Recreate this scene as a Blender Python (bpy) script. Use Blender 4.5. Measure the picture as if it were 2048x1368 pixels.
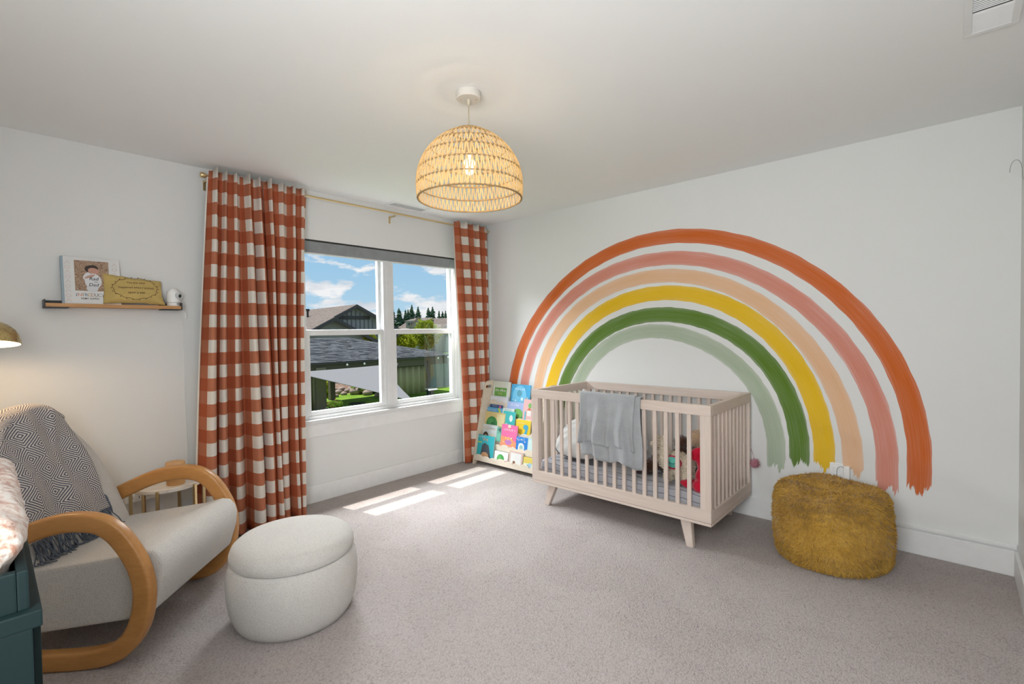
import bpy, bmesh, math, random
import numpy as np
from mathutils import Vector, Matrix, Euler, noise as mnoise

for o in list(bpy.data.objects):
    bpy.data.objects.remove(o, do_unlink=True)
scene = bpy.context.scene
COL = scene.collection
rnd = random.Random(7)
nrg = np.random.default_rng(7)
PI = math.pi

# ------------------------------------------------------------------ camera
F_PX, YAW, PITCH, ROLL = 965.245, 0.741361, -0.022924, -0.014526
CAM = np.array([3.70291, -3.61881, 1.32497])
IW, IH = 2048, 1368
def cam_axes():
    f = np.array([-math.sin(YAW)*math.cos(PITCH), math.cos(YAW)*math.cos(PITCH), math.sin(PITCH)])
    r = np.array([math.cos(YAW), math.sin(YAW), 0.0]); u = np.cross(r, f)
    c, s = math.cos(ROLL), math.sin(ROLL)
    return c*r+s*u, -s*r+c*u, f
AX_R, AX_U, AX_F = cam_axes()
cam_data = bpy.data.cameras.new('camera')
cam_data.sensor_fit = 'HORIZONTAL'; cam_data.sensor_width = 36.0
cam_data.lens = F_PX/IW*36.0
cam_data.clip_start = 0.05; cam_data.clip_end = 2000
cam = bpy.data.objects.new('camera', cam_data); COL.objects.link(cam)
M = Matrix.Identity(4)
for i in range(3):
    M[i][0], M[i][1], M[i][2], M[i][3] = AX_R[i], AX_U[i], -AX_F[i], CAM[i]
cam.matrix_world = M
scene.camera = cam
def ray(x, y):
    return AX_R*((x-IW/2)/F_PX) - AX_U*((y-IH/2)/F_PX) + AX_F
def onx(x, y, X): d = ray(x, y); return CAM + d*((X-CAM[0])/d[0])
def ony(x, y, Y): d = ray(x, y); return CAM + d*((Y-CAM[1])/d[1])
def onz(x, y, Z): d = ray(x, y); return CAM + d*((Z-CAM[2])/d[2])

# ------------------------------------------------------------------ view, world, lights
scene.view_settings.view_transform = 'Standard'
scene.view_settings.look = 'None'
scene.view_settings.gamma = 1.0
scene.view_settings.use_curve_mapping = False
scene.view_settings.exposure = 0.0

world = bpy.data.worlds.new('sky'); scene.world = world; world.use_nodes = True
def build_world():
    nt = world.node_tree; nt.nodes.clear(); N = nt.nodes.new; L = nt.links.new
    tc = N('ShaderNodeTexCoord'); sep = N('ShaderNodeSeparateXYZ'); L(tc.outputs['Generated'], sep.inputs[0])
    ramp = N('ShaderNodeValToRGB'); L(sep.outputs['Z'], ramp.inputs[0])
    e = ramp.color_ramp.elements
    e[0].position = 0.0; e[0].color = (.50, .70, .82, 1)
    e[1].position = .35; e[1].color = (.20, .42, .74, 1)
    x = e.new(.10); x.color = (.36, .60, .80, 1)
    # cloud sheet: direction flattened onto a plane overhead
    mp = N('ShaderNodeMapping'); mp.inputs['Location'].default_value = (1.3, 2.35, .4); mp.inputs['Scale'].default_value = (3.6, 3.6, 10.5); L(tc.outputs['Generated'], mp.inputs[0])
    nz = N('ShaderNodeTexNoise'); nz.inputs['Scale'].default_value = 2.1; nz.inputs['Detail'].default_value = 9; nz.inputs['Roughness'].default_value = .58; L(mp.outputs[0], nz.inputs['Vector'])
    cr = N('ShaderNodeValToRGB'); L(nz.outputs['Fac'], cr.inputs[0]); c = cr.color_ramp.elements
    c[0].position = .472; c[0].color = (0, 0, 0, 1); c[1].position = .535; c[1].color = (1, 1, 1, 1)
    nz2 = N('ShaderNodeTexNoise'); nz2.inputs['Scale'].default_value = 3.7; nz2.inputs['Detail'].default_value = 6; L(mp.outputs[0], nz2.inputs['Vector'])
    cc = N('ShaderNodeValToRGB'); L(nz2.outputs['Fac'], cc.inputs[0]); k = cc.color_ramp.elements
    k[0].position = .35; k[0].color = (.58, .64, .72, 1); k[1].position = .6; k[1].color = (.88, .89, .90, 1)
    mix = N('ShaderNodeMix'); mix.data_type = 'RGBA'; L(cr.outputs[0], mix.inputs[0]); L(ramp.outputs[0], mix.inputs[6]); L(cc.outputs[0], mix.inputs[7])
    bg = N('ShaderNodeBackground'); bg.inputs[1].default_value = 1.0; L(mix.outputs[2], bg.inputs[0])
    out = N('ShaderNodeOutputWorld'); L(bg.outputs[0], out.inputs[0])
build_world()

def lamp(name, kind, loc, energy, color=(1, 1, 1), direction=None, **kw):
    d = bpy.data.lights.new(name, kind); d.energy = energy; d.color = color
    for k, v in kw.items(): setattr(d, k, v)
    o = bpy.data.objects.new(name, d); COL.objects.link(o); o.location = loc
    if direction is not None:
        o.rotation_euler = Vector(direction).to_track_quat('-Z', 'Y').to_euler()
    return o
lamp('sun', 'SUN', (-6, -2, 12), 5.2, (1.0, .96, .90), (.38, .085, -1.0), angle=math.radians(.55))
# area lamp added outside above the window head, strengthening the sky's light indoors
lamp('window_fill', 'AREA', (-1.15, -1.16, 2.85), 470, (.91, .965, 1.0), (1.0, 0.0, -.62), shape='RECTANGLE', size=2.6, size_y=1.1)
# unseen area light added behind the camera to brighten the room; no opening there
lamp('rear_fill', 'AREA', (3.32, -4.06, 1.50), 56, (.95, .98, 1.0), (-.14, .98, -.02), shape='RECTANGLE', size=1.15, size_y=1.1)

# ------------------------------------------------------------------ helpers
def setp(o, label=None, cat=None, group=None, kind=None):
    if label: o['label'] = label
    if cat: o['category'] = cat
    if group: o['group'] = group
    if kind: o['kind'] = kind
    return o
def thing(name, label, cat, loc=(0, 0, 0), rotz=0.0, group=None, rot=None, kind=None):
    o = bpy.data.objects.new(name, None); COL.objects.link(o)
    o.location = loc; o.rotation_euler = rot if rot else (0, 0, rotz)
    o.empty_display_size = .1
    return setp(o, label, cat, group, kind)
def mwof(o):
    m = Matrix.LocRotScale(o.location, o.rotation_euler, o.scale)
    return m
def link(name, me, mat=None, parent=None, world=False, label=None):
    """world=True: mesh is in world coordinates although it has a parent"""
    o = bpy.data.objects.new(name, me); COL.objects.link(o)
    if mat is not None:
        me.materials.clear(); me.materials.append(mat)
    if parent is not None:
        o.parent = parent
        if world:
            m = mwof(parent)
            if parent.parent: m = mwof(parent.parent) @ m
            o.matrix_parent_inverse = m.inverted()
    if label: o['label'] = label
    return o
def mesh(verts, faces, smooth=False, uvs=None):
    me = bpy.data.meshes.new('m'); me.from_pydata([tuple(map(float, v)) for v in verts], [], [tuple(f) for f in faces]); 
    if uvs is not None:
        lay = me.uv_layers.new(name='UVMap')
        vi = np.empty(len(me.loops), dtype=np.int32); me.loops.foreach_get('vertex_index', vi)
        uv = np.asarray(uvs, dtype=np.float32)[vi]; lay.data.foreach_set('uv', uv.ravel())
    if smooth: me.polygons.foreach_set('use_smooth', [True]*len(me.polygons))
    me.update(); return me
def bm_mesh(bm, smooth=False):
    bmesh.ops.recalc_face_normals(bm, faces=bm.faces)
    me = bpy.data.meshes.new('m'); bm.to_mesh(me); bm.free()
    if smooth: me.polygons.foreach_set('use_smooth', [True]*len(me.polygons))
    return me
def auto_smooth(me, ang=35):
    me.polygons.foreach_set('use_smooth', [True]*len(me.polygons))
    bm = bmesh.new(); bm.from_mesh(me)
    for e in bm.edges:
        if len(e.link_faces) == 2 and e.calc_face_angle(0) > math.radians(ang): e.smooth = False
    bm.to_mesh(me); bm.free(); return me
def boxes_mesh(bl, bevel=0.0, seg=2):
    bm = bmesh.new()
    for (x0, x1, y0, y1, z0, z1) in bl:
        r = bmesh.ops.create_cube(bm, size=1.0)
        for v in r['verts']:
            v.co = Vector(((x0+x1)/2+v.co.x*(x1-x0), (y0+y1)/2+v.co.y*(y1-y0), (z0+z1)/2+v.co.z*(z1-z0)))
    if bevel > 0:
        bmesh.ops.bevel(bm, geom=list(bm.edges), offset=bevel, segments=seg, profile=.7, affect='EDGES')
    return bm_mesh(bm)
def box(name, b, mat, parent=None, bevel=0.0, world=True, seg=2, label=None):
    return link(name, boxes_mesh([b], bevel, seg), mat, parent, world and parent is not None, label)
def obox(name, b, mat, parent=None, bevel=0.0, rot=(0, 0, 0), loc=(0, 0, 0), world=False, seg=2):
    me = boxes_mesh([b], bevel, seg); me.transform(Matrix.Translation(loc) @ Euler(rot).to_matrix().to_4x4())
    return link(name, me, mat, parent, world and parent is not None)
def lathe_mesh(prof, seg=48, center=(0, 0, 0), smooth=True, cap0=True, cap1=True, sx=1.0, sy=1.0):
    V, Fc = [], []
    for r, z in prof:
        for i in range(seg):
            a = 2*PI*i/seg; V.append((center[0]+sx*r*math.cos(a), center[1]+sy*r*math.sin(a), center[2]+z))
    for j in range(len(prof)-1):
        for i in range(seg):
            k = (i+1) % seg
            Fc.append((j*seg+i, j*seg+k, (j+1)*seg+k, (j+1)*seg+i))
    if cap0: Fc.append(tuple(range(seg-1, -1, -1)))
    if cap1: n = (len(prof)-1)*seg; Fc.append(tuple(range(n, n+seg)))
    me = mesh(V, Fc)
    return auto_smooth(me, 40) if smooth else me
def frames(P, closed=False):
    P = [Vector(p) for p in P]; n = len(P); T = []
    for i in range(n):
        a = P[(i-1) % n] if (closed or i > 0) else P[0]; b = P[(i+1) % n] if (closed or i < n-1) else P[-1]
        t = (b-a); T.append(t.normalized() if t.length > 1e-9 else Vector((0, 0, 1)))
    up = Vector((0, 0, 1)) if abs(T[0].z) < .9 else Vector((1, 0, 0))
    nrm = (up - T[0]*up.dot(T[0])).normalized(); out = []
    for i in range(n):
        nrm = (nrm - T[i]*nrm.dot(T[i])); nrm = nrm.normalized() if nrm.length > 1e-6 else Vector((1, 0, 0))
        out.append((P[i], T[i], nrm, T[i].cross(nrm)))
    return out
def tube_data(P, r, seg=8, closed=False, V=None, Fc=None):
    V = [] if V is None else V; Fc = [] if Fc is None else Fc
    fr = frames(P, closed); b = len(V); n = len(fr)
    for i, (p, t, u, w) in enumerate(fr):
        rr = r[i] if hasattr(r, '__len__') else r
        for k in range(seg):
            a = 2*PI*k/seg; V.append(tuple(p+u*(rr*math.cos(a))+w*(rr*math.sin(a))))
    for i in range(n if closed else n-1):
        j = (i+1) % n
        for k in range(seg):
            l = (k+1) % seg; Fc.append((b+i*seg+k, b+i*seg+l, b+j*seg+l, b+j*seg+k))
    if not closed:
        Fc.append(tuple(b+k for k in range(seg-1, -1, -1))); Fc.append(tuple(b+(n-1)*seg+k for k in range(seg)))
    return V, Fc
def tube(name, P, r, mat, parent=None, seg=8, closed=False, world=False):
    V, Fc = tube_data(P, r, seg, closed)
    return link(name, auto_smooth(mesh(V, Fc), 60), mat, parent, world and parent is not None)
def catmull(P, n=8, closed=False):
    P = [np.array(p, float) for p in P]; out = []; m = len(P)
    rng = range(m) if closed else range(m-1)
    for i in rng:
        if closed: p0, p1, p2, p3 = P[i-1], P[i], P[(i+1) % m], P[(i+2) % m]
        else: p0, p1, p2, p3 = P[max(i-1, 0)], P[i], P[i+1], P[min(i+2, m-1)]
        for k in range(n):
            t = k/n
            out.append(.5*((2*p1)+(-p0+p2)*t+(2*p0-5*p1+4*p2-p3)*t*t+(-p0+3*p1-3*p2+p3)*t**3))
    if not closed: out.append(P[-1])
    return out
def grid_mesh(fn, nu, nv, smooth=True, uvfn=None, closed_u=False):
    V, UV, Fc = [], [], []
    for j in range(nv+1):
        for i in range(nu+1):
            u, v = i/nu, j/nv; V.append(fn(u, v)); UV.append(uvfn(u, v) if uvfn else (u, v))
    for j in range(nv):
        for i in range(nu):
            a = j*(nu+1)+i; Fc.append((a, a+1, a+nu+2, a+nu+1))
    return mesh(V, Fc, smooth, UV)
def prism_mesh(poly, y0, y1, axis='y', bevel=0.0, seg=3):
    """poly of 2D points extruded: axis y -> (x,z) polygon; axis x -> (y,z) polygon; axis z -> (x,y)"""
    bm = bmesh.new()
    def P(a, b, c): return {'y': (a, c, b), 'x': (c, a, b), 'z': (a, b, c)}[axis]
    A = [bm.verts.new(P(a, b, y0)) for a, b in poly]; B = [bm.verts.new(P(a, b, y1)) for a, b in poly]
    n = len(poly); bm.faces.new(A[::-1]); bm.faces.new(B)
    for i in range(n): bm.faces.new((A[i], A[(i+1) % n], B[(i+1) % n], B[i]))
    bmesh.ops.recalc_face_normals(bm, faces=bm.faces)
    if bevel > 0:
        ed = [e for e in bm.edges if len(e.link_faces) == 2 and e.calc_face_angle(0) > .5]
        bmesh.ops.bevel(bm, geom=ed, offset=bevel, segments=seg, profile=.6, affect='EDGES', clamp_overlap=True)
    return auto_smooth(bm_mesh(bm), 32)
def puff_mesh(outline, rings, place, center=None):
    """outline: closed 2D loop; rings: list of (scale, depth) from back to front; place(a,b,d)->xyz"""
    o = np.array(outline, float); c = o.mean(0) if center is None else np.array(center, float); n = len(o); V, Fc = [], []
    for s, d in rings:
        for p in o: q = c+(p-c)*s; V.append(place(q[0], q[1], d))
    for j in range(len(rings)-1):
        for i in range(n):
            k = (i+1) % n; Fc.append((j*n+i, j*n+k, (j+1)*n+k, (j+1)*n+i))
    Fc.append(tuple(range(n-1, -1, -1))); m = (len(rings)-1)*n; Fc.append(tuple(range(m, m+n)))
    me = mesh(V, Fc, True)
    bm = bmesh.new(); bm.from_mesh(me); bmesh.ops.recalc_face_normals(bm, faces=bm.faces); bm.to_mesh(me); bm.free()
    me.polygons.foreach_set('use_smooth', [True]*len(me.polygons)); return me
def blobs_mesh(blobs, seg=12):
    """ellipsoids (center, radii, euler) in one mesh, fused by a voxel remesh modifier on the object"""
    bm = bmesh.new()
    for c, r, e in blobs:
        m = Matrix.Translation(c) @ Euler(e).to_matrix().to_4x4() @ Matrix.Diagonal((*r, 1))
        bmesh.ops.create_uvsphere(bm, u_segments=seg*2, v_segments=seg, radius=1.0, matrix=m)
    return bm_mesh(bm, True)
def fuse(o, voxel, smooth_it=4):
    m = o.modifiers.new('fuse', 'REMESH'); m.mode = 'VOXEL'; m.voxel_size = voxel; m.use_smooth_shade = True
    s = o.modifiers.new('soften', 'SMOOTH'); s.iterations = smooth_it; s.factor = .5
    return o
def rough_disp(o, strength, size, kind='CLOUDS'):
    t = bpy.data.textures.new('relief', kind); t.noise_scale = size
    m = o.modifiers.new('relief', 'DISPLACE'); m.texture = t; m.strength = strength; m.mid_level = .5; m.texture_coords = 'GLOBAL'
    return o
def solid(o, th, offset=-1):
    m = o.modifiers.new('thickness', 'SOLIDIFY'); m.thickness = th; m.offset = offset; return o
def bez_text(txt, size=1.0, bold=.004):
    cu = bpy.data.curves.new('t', 'FONT'); cu.body = txt; cu.size = size; cu.align_x = 'LEFT'; cu.resolution_u = 3; cu.offset = bold
    ob = bpy.data.objects.new('t', cu); COL.objects.link(ob)
    dg = bpy.context.evaluated_depsgraph_get(); dg.update()
    me = bpy.data.meshes.new_from_object(ob.evaluated_get(dg)); bpy.data.objects.remove(ob); bpy.data.curves.remove(cu)
    return me
def text_part(name, txt, mat, parent, x, y, width=None, height=None, place=None, italic=0.0, center=True):
    """flat lettering: x,y is the centre; place(a,b) -> xyz"""
    me = bez_text(txt)
    co = np.array([v.co[:] for v in me.vertices])
    if len(co) == 0: return None
    mn, mxx = co.min(0), co.max(0); w, h = mxx[0]-mn[0], mxx[1]-mn[1]
    sx = (width/w) if width else height/h; sy = (height/h) if height else sx
    for v in me.vertices:
        a = (v.co.x-(mn[0]+mxx[0])/2)*sx; b = (v.co.y-(mn[1]+mxx[1])/2)*sy
        v.co = place(x+a+italic*b, y+b)
    return link(name, me, mat, parent)

# ------------------------------------------------------------------ materials
class NT:
    def __init__(s, name):
        s.m = bpy.data.materials.new(name); s.m.use_nodes = True; s.nt = s.m.node_tree; s.nt.nodes.clear()
        s.out = s.n('ShaderNodeOutputMaterial'); s.b = s.n('ShaderNodeBsdfPrincipled'); s.l(s.b.outputs[0], s.out.inputs[0])
    def n(s, t, **kw):
        x = s.nt.nodes.new(t)
        for k, v in kw.items(): setattr(x, k, v)
        return x
    def l(s, a, b): s.nt.links.new(a, b)
    def set(s, sock, v):
        if hasattr(v, 'is_linked') or hasattr(v, 'links'): s.l(v, sock)
        else: sock.default_value = (*v, 1) if (isinstance(v, tuple) and len(v) == 3 and sock.type == 'RGBA') else v
    def math(s, op, a, b=None, c=None):
        x = s.n('ShaderNodeMath', operation=op); s.set(x.inputs[0], a)
        if b is not None: s.set(x.inputs[1], b)
        if c is not None: s.set(x.inputs[2], c)
        return x.outputs[0]
    def mix(s, fac, a, b):
        x = s.n('ShaderNodeMix', data_type='RGBA'); s.set(x.inputs[0], fac); s.set(x.inputs[6], a); s.set(x.inputs[7], b); return x.outputs[2]
    def coord(s, which='Object', scale=None, rot=None):
        v = s.n('ShaderNodeTexCoord').outputs[which]
        if scale is not None or rot is not None:
            mp = s.n('ShaderNodeMapping'); s.l(v, mp.inputs[0])
            if scale is not None: mp.inputs['Scale'].default_value = scale
            if rot is not None: mp.inputs['Rotation'].default_value = rot
            v = mp.outputs[0]
        return v
    def noise(s, vec, scale=5, detail=3, rough=.5, out='Fac', dist=0.0):
        x = s.n('ShaderNodeTexNoise'); s.l(vec, x.inputs['Vector']); x.inputs['Scale'].default_value = scale; x.inputs['Detail'].default_value = detail
        x.inputs['Roughness'].default_value = rough; x.inputs['Distortion'].default_value = dist; return x.outputs[out]
    def voro(s, vec, scale=5, feature='F1', out='Distance'):
        x = s.n('ShaderNodeTexVoronoi', feature=feature); s.l(vec, x.inputs['Vector']); x.inputs['Scale'].default_value = scale; return x.outputs[out]
    def ramp(s, fac, stops, interp='LINEAR'):
        x = s.n('ShaderNodeValToRGB'); s.l(fac, x.inputs[0]); x.color_ramp.interpolation = interp; e = x.color_ramp.elements
        while len(e) < len(stops): e.new(.5)
        for i, (p, c) in enumerate(stops):
            e[i].position = p; e[i].color = (*c, 1) if hasattr(c, '__len__') else (c, c, c, 1)
        return x.outputs[0]
    def bump(s, h, strength=.3, dist=.01):
        x = s.n('ShaderNodeBump'); s.l(h, x.inputs['Height']); x.inputs['Strength'].default_value = strength; x.inputs['Distance'].default_value = dist
        s.l(x.outputs[0], s.b.inputs['Normal']); return x
    def fin(s, color=None, rough=.5, metal=0.0, spec=None, sheen=None):
        if color is not None: s.set(s.b.inputs['Base Color'], color)
        s.set(s.b.inputs['Roughness'], rough); s.b.inputs['Metallic'].default_value = metal
        if spec is not None: s.b.inputs['Specular IOR Level'].default_value = spec
        if sheen: s.b.inputs['Sheen Weight'].default_value = sheen
        return s.m
_plain = {}
def plain(c, rough=.55, metal=0.0, name='paint', bump=0.0, spec=None):
    k = (tuple(round(x, 3) for x in c), rough, metal, bump)
    if k in _plain: return _plain[k]
    t = NT(name); v = t.coord(); nz = t.noise(v, 18, 2)
    col = t.mix(nz, tuple(x*.94 for x in c), tuple(min(1, x*1.05) for x in c))
    if bump: t.bump(t.noise(v, 220, 3), bump, .002)
    _plain[k] = t.fin(col, rough, metal, spec); return _plain[k]
def wood(name, c1, c2, scale=(2, 26, 26), rough=.45, wav=6.0):
    t = NT(name); v = t.coord('Object', scale); n1 = t.noise(v, 1.6, 6, .6, dist=.6); n2 = t.noise(v, 7, 3, .7)
    f = t.math('MULTIPLY_ADD', n2, .35, t.math('MULTIPLY', n1, .75))
    col = t.ramp(f, [(.32, c1), (.52, tuple((a+b)/2 for a, b in zip(c1, c2))), (.72, c2)]); t.bump(f, .12, .004)
    return t.fin(col, rough)
def metal_mat(name, c, rough=.28):
    t = NT(name); v = t.coord('Object', (60, 60, 4)); n = t.noise(v, 3, 2)
    return t.fin(t.mix(n, tuple(x*.9 for x in c), c), t.math('MULTIPLY_ADD', n, .12, rough-.06), 1.0)
def wall_mat(name, c, bump=.12, sc=9):
    t = NT(name); v = t.coord(); f = t.noise(v, sc, 4, .55); g = t.noise(v, 160, 2)
    h = t.math('MULTIPLY_ADD', g, .12, f); t.bump(h, bump, .006)
    return t.fin(t.mix(f, tuple(x*.985 for x in c), c), .85, spec=.25)
def carpet_mat():
    t = NT('carpet'); v = t.coord()
    w1 = t.noise(v, 14, 3); 
    mp = t.n('ShaderNodeMapping'); t.l(v, mp.inputs[0]); mp.inputs['Scale'].default_value = (105, 70, 90); mp.inputs['Rotation'].default_value = (0, 0, .5)
    va = t.n('ShaderNodeVectorMath', operation='ADD'); t.l(mp.outputs[0], va.inputs[0])
    ns = t.noise(v, 40, 2, out='Color'); vs = t.n('ShaderNodeVectorMath', operation='SCALE'); t.l(ns, vs.inputs[0]); vs.inputs[3].default_value = 1.5; t.l(vs.outputs[0], va.inputs[1])
    vo = t.voro(va.outputs[0], 1.5); fine = t.noise(v, 420, 3, .7); big = t.noise(v, 2.2, 3, .5)
    pile = t.math('SUBTRACT', 1.0, t.math('MULTIPLY', vo, .9)); h = t.math('MULTIPLY_ADD', fine, .35, pile)
    f = t.math('MULTIPLY_ADD', fine, .4, t.math('MULTIPLY', pile, .62))
    f = t.math('MULTIPLY_ADD', big, .12, f)
    bp = t.ramp(t.noise(v, 1.6, 2, .45, dist=.8), [(.46, -.0), (.54, .07)]); f = t.math('ADD', f, bp)
    col = t.ramp(f, [(.2, (.235, .20, .187)), (.55, (.395, .345, .327)), (.9, (.505, .455, .435))]); t.bump(h, .55, .012)
    return t.fin(col, .95, spec=.1, sheen=.15)
def boucle(name, c, scale=1.0):
    t = NT(name); v = t.coord('Object', (270*scale, 270*scale, 330*scale)); vo = t.voro(v, 1.0); n = t.noise(v, 1.7, 3); big = t.noise(t.coord(), 7, 2)
    h = t.math('MULTIPLY_ADD', n, .6, t.math('SUBTRACT', 1.0, vo)); t.bump(h, .5, .004)
    f = t.math('MULTIPLY_ADD', h, .45, t.math('MULTIPLY', big, .12))
    return t.fin(t.ramp(f, [(.2, tuple(x*.72 for x in c)), (.65, c), (.95, tuple(min(1, x*1.08) for x in c))]), .9, spec=.15, sheen=.25)
def gingham():
    t = NT('gingham'); uv = t.n('ShaderNodeUVMap'); uv.uv_map = 'UVMap'; s = t.n('ShaderNodeSeparateXYZ'); t.l(uv.outputs[0], s.inputs[0])
    P = .162
    def band(x, ph): return t.math('LESS_THAN', t.math('FRACT', t.math('ADD', t.math('DIVIDE', x, P), ph)), .5)
    a, b = band(s.outputs[0], .0), band(s.outputs[1], .08); n = t.math('MULTIPLY', t.math('ADD', a, b), .5)
    weave = t.noise(t.coord('Object', (700, 700, 700)), 1, 2)
    col = t.ramp(n, [(0, (.80, .75, .68)), (.4, (.50, .150, .066)), (.9, (.43, .070, .010))], 'CONSTANT')
    col = t.mix(t.math('MULTIPLY', weave, .12), col, (.9, .8, .7)); t.bump(weave, .12, .002)
    m = t.fin(col, .85, spec=.15)
    tr = t.n('ShaderNodeBsdfTranslucent'); t.l(col, tr.inputs[0]); mx = t.n('ShaderNodeMixShader'); mx.inputs[0].default_value = .16
    t.l(t.b.outputs[0], mx.inputs[1]); t.l(tr.outputs[0], mx.inputs[2]); t.l(mx.outputs[0], t.out.inputs[0]); return m
def throw_mat():
    t = NT('diamond_weave'); uv = t.n('ShaderNodeUVMap'); uv.uv_map = 'UVMap'; s = t.n('ShaderNodeSeparateXYZ'); t.l(uv.outputs[0], s.inputs[0])
    P = .112
    def tri(x): return t.math('ABSOLUTE', t.math('SUBTRACT', t.math('FRACT', t.math('DIVIDE', x, P)), .5))
    d = t.math('ADD', tri(s.outputs[0]), tri(s.outputs[1])); 
    st = t.math('FRACT', t.math('MULTIPLY', d, 9.0)); f = t.math('GREATER_THAN', st, .52)
    w = t.noise(t.coord('Object', (260, 260, 260)), 1, 2)
    dots = t.math('FRACT', t.math('MULTIPLY', s.outputs[1], 330.)); 
    dash = t.math('MULTIPLY', t.math('GREATER_THAN', w, .42), .35)
    f2 = t.math('MULTIPLY', f, t.math('ADD', t.math('MULTIPLY_ADD', dots, .25, .50), dash))
    col = t.mix(f2, (.105, .105, .140), (.68, .63, .56)); t.bump(t.math('MULTIPLY_ADD', w, .6, f), .5, .004)
    return t.fin(col, .95, spec=.1, sheen=.2)
def brush_mat(name, c, thin=.5):
    t = NT(name); uv = t.n('ShaderNodeUVMap'); uv.uv_map = 'UVMap'
    mp = t.n('ShaderNodeMapping'); t.l(uv.outputs[0], mp.inputs[0]); mp.inputs['Scale'].default_value = (1.6, 30, 1)
    n = t.noise(mp.outputs[0], 1.5, 6, .62, dist=.25); n2 = t.noise(uv.outputs[0], 2.2, 2)
    s = t.n('ShaderNodeSeparateXYZ'); t.l(uv.outputs[0], s.inputs[0])
    e = t.math('ABSOLUTE', t.math('SUBTRACT', t.math('MULTIPLY', s.outputs[1], 1.0), .5))       # 0 middle .. .5 rim of the stroke
    f = t.math('MULTIPLY_ADD', n2, .35, t.math('MULTIPLY_ADD', t.math('POWER', t.math('MULTIPLY', e, 2.0), 3.0), .22, n))
    lite = tuple(x*(1-thin)+.78*thin for x in c)
    col = t.ramp(f, [(.34, tuple(x*.82 for x in c)), (.62, c), (.82, tuple(a*.72+b*.28 for a, b in zip(c, lite))), (1.0, lite)])
    return t.fin(col, .7, spec=.3)
def knit(name, c, scale=300, bump=.4, sheen=.3):
    t = NT(name); v = t.coord('Object'); n = t.noise(v, scale, 3, .6); b = t.noise(v, 14, 3)
    f = t.math('MULTIPLY_ADD', b, .5, t.math('MULTIPLY', n, .5)); t.bump(n, bump, .003)
    return t.fin(t.ramp(f, [(.3, tuple(x*.8 for x in c)), (.7, tuple(min(1, x*1.08) for x in c))]), .95, spec=.1, sheen=sheen)
def sheet_mat():
    t = NT('striped_sheet'); s = t.n('ShaderNodeSeparateXYZ'); v = t.coord(); t.l(v, s.inputs[0]); n = t.noise(v, 3.5, 3)
    x = t.math('FRACT', t.math('MULTIPLY', t.math('ADD', t.math('MULTIPLY_ADD', n, .10, t.math('MULTIPLY', s.outputs[2], 1.0)), t.math('MULTIPLY', s.outputs[1], .55)), 22.))
    f = t.math('LESS_THAN', x, .12)
    return t.fin(t.mix(f, (.36, .36, .385), (.17, .17, .20)), .9, spec=.15)
def glass_mat(name, refl=.06):
    t = NT(name); t.nt.nodes.remove(t.b); tr = t.n('ShaderNodeBsdfTransparent'); gl = t.n('ShaderNodeBsdfGlossy'); gl.inputs['Roughness'].default_value = .01
    n = t.noise(t.coord(), 3, 1); tr.inputs[0].default_value = (.96, .985, .975, 1)
    fr = t.n('ShaderNodeFresnel'); fr.inputs[0].default_value = 1.35; f = t.math('MULTIPLY_ADD', n, .004, t.math('MINIMUM', fr.outputs[0], refl*2))
    mx = t.n('ShaderNodeMixShader'); t.l(f, mx.inputs[0]); t.l(tr.outputs[0], mx.inputs[1]); t.l(gl.outputs[0], mx.inputs[2]); t.l(mx.outputs[0], t.out.inputs[0]); return t.m
def emit_mat(name, c, strength):
    t = NT(name); t.b.inputs['Emission Color'].default_value = (*c, 1); t.b.inputs['Emission Strength'].default_value = strength
    n = t.noise(t.coord(), 40, 1); return t.fin(t.mix(n, c, tuple(min(1, x*1.02) for x in c)), .4)
def translucent(name, c, fac=.4, rough=.8, sc=120):
    t = NT(name); n = t.noise(t.coord(), sc, 3); col = t.mix(n, tuple(x*.8 for x in c), tuple(min(1, x*1.1) for x in c)); t.fin(col, rough, spec=.15)
    tr = t.n('ShaderNodeBsdfTranslucent'); t.l(col, tr.inputs[0]); mx = t.n('ShaderNodeMixShader'); mx.inputs[0].default_value = fac
    t.l(t.b.outputs[0], mx.inputs[1]); t.l(tr.outputs[0], mx.inputs[2]); t.l(mx.outputs[0], t.out.inputs[0]); return t.m
def shingle_mat(name, c):
    t = NT(name); v = t.coord('Object', (1, 1, 1)); br = t.n('ShaderNodeTexBrick'); t.l(t.coord('UV'), br.inputs['Vector'])
    br.inputs['Scale'].default_value = 1.0; br.inputs['Mortar Size'].default_value = .012; br.inputs['Brick Width'].default_value = .42; br.inputs['Row Height'].default_value = .16
    br.inputs['Color1'].default_value = (*[x*.8 for x in c], 1); br.inputs['Color2'].default_value = (*[min(1, x*1.2) for x in c], 1); br.inputs['Mortar'].default_value = (*[x*.35 for x in c], 1)
    n = t.noise(v, 2.0, 4); return t.fin(t.mix(t.math('MULTIPLY', n, .4), br.outputs[0], tuple(x*.9 for x in c)), .9, spec=.1)

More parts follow.
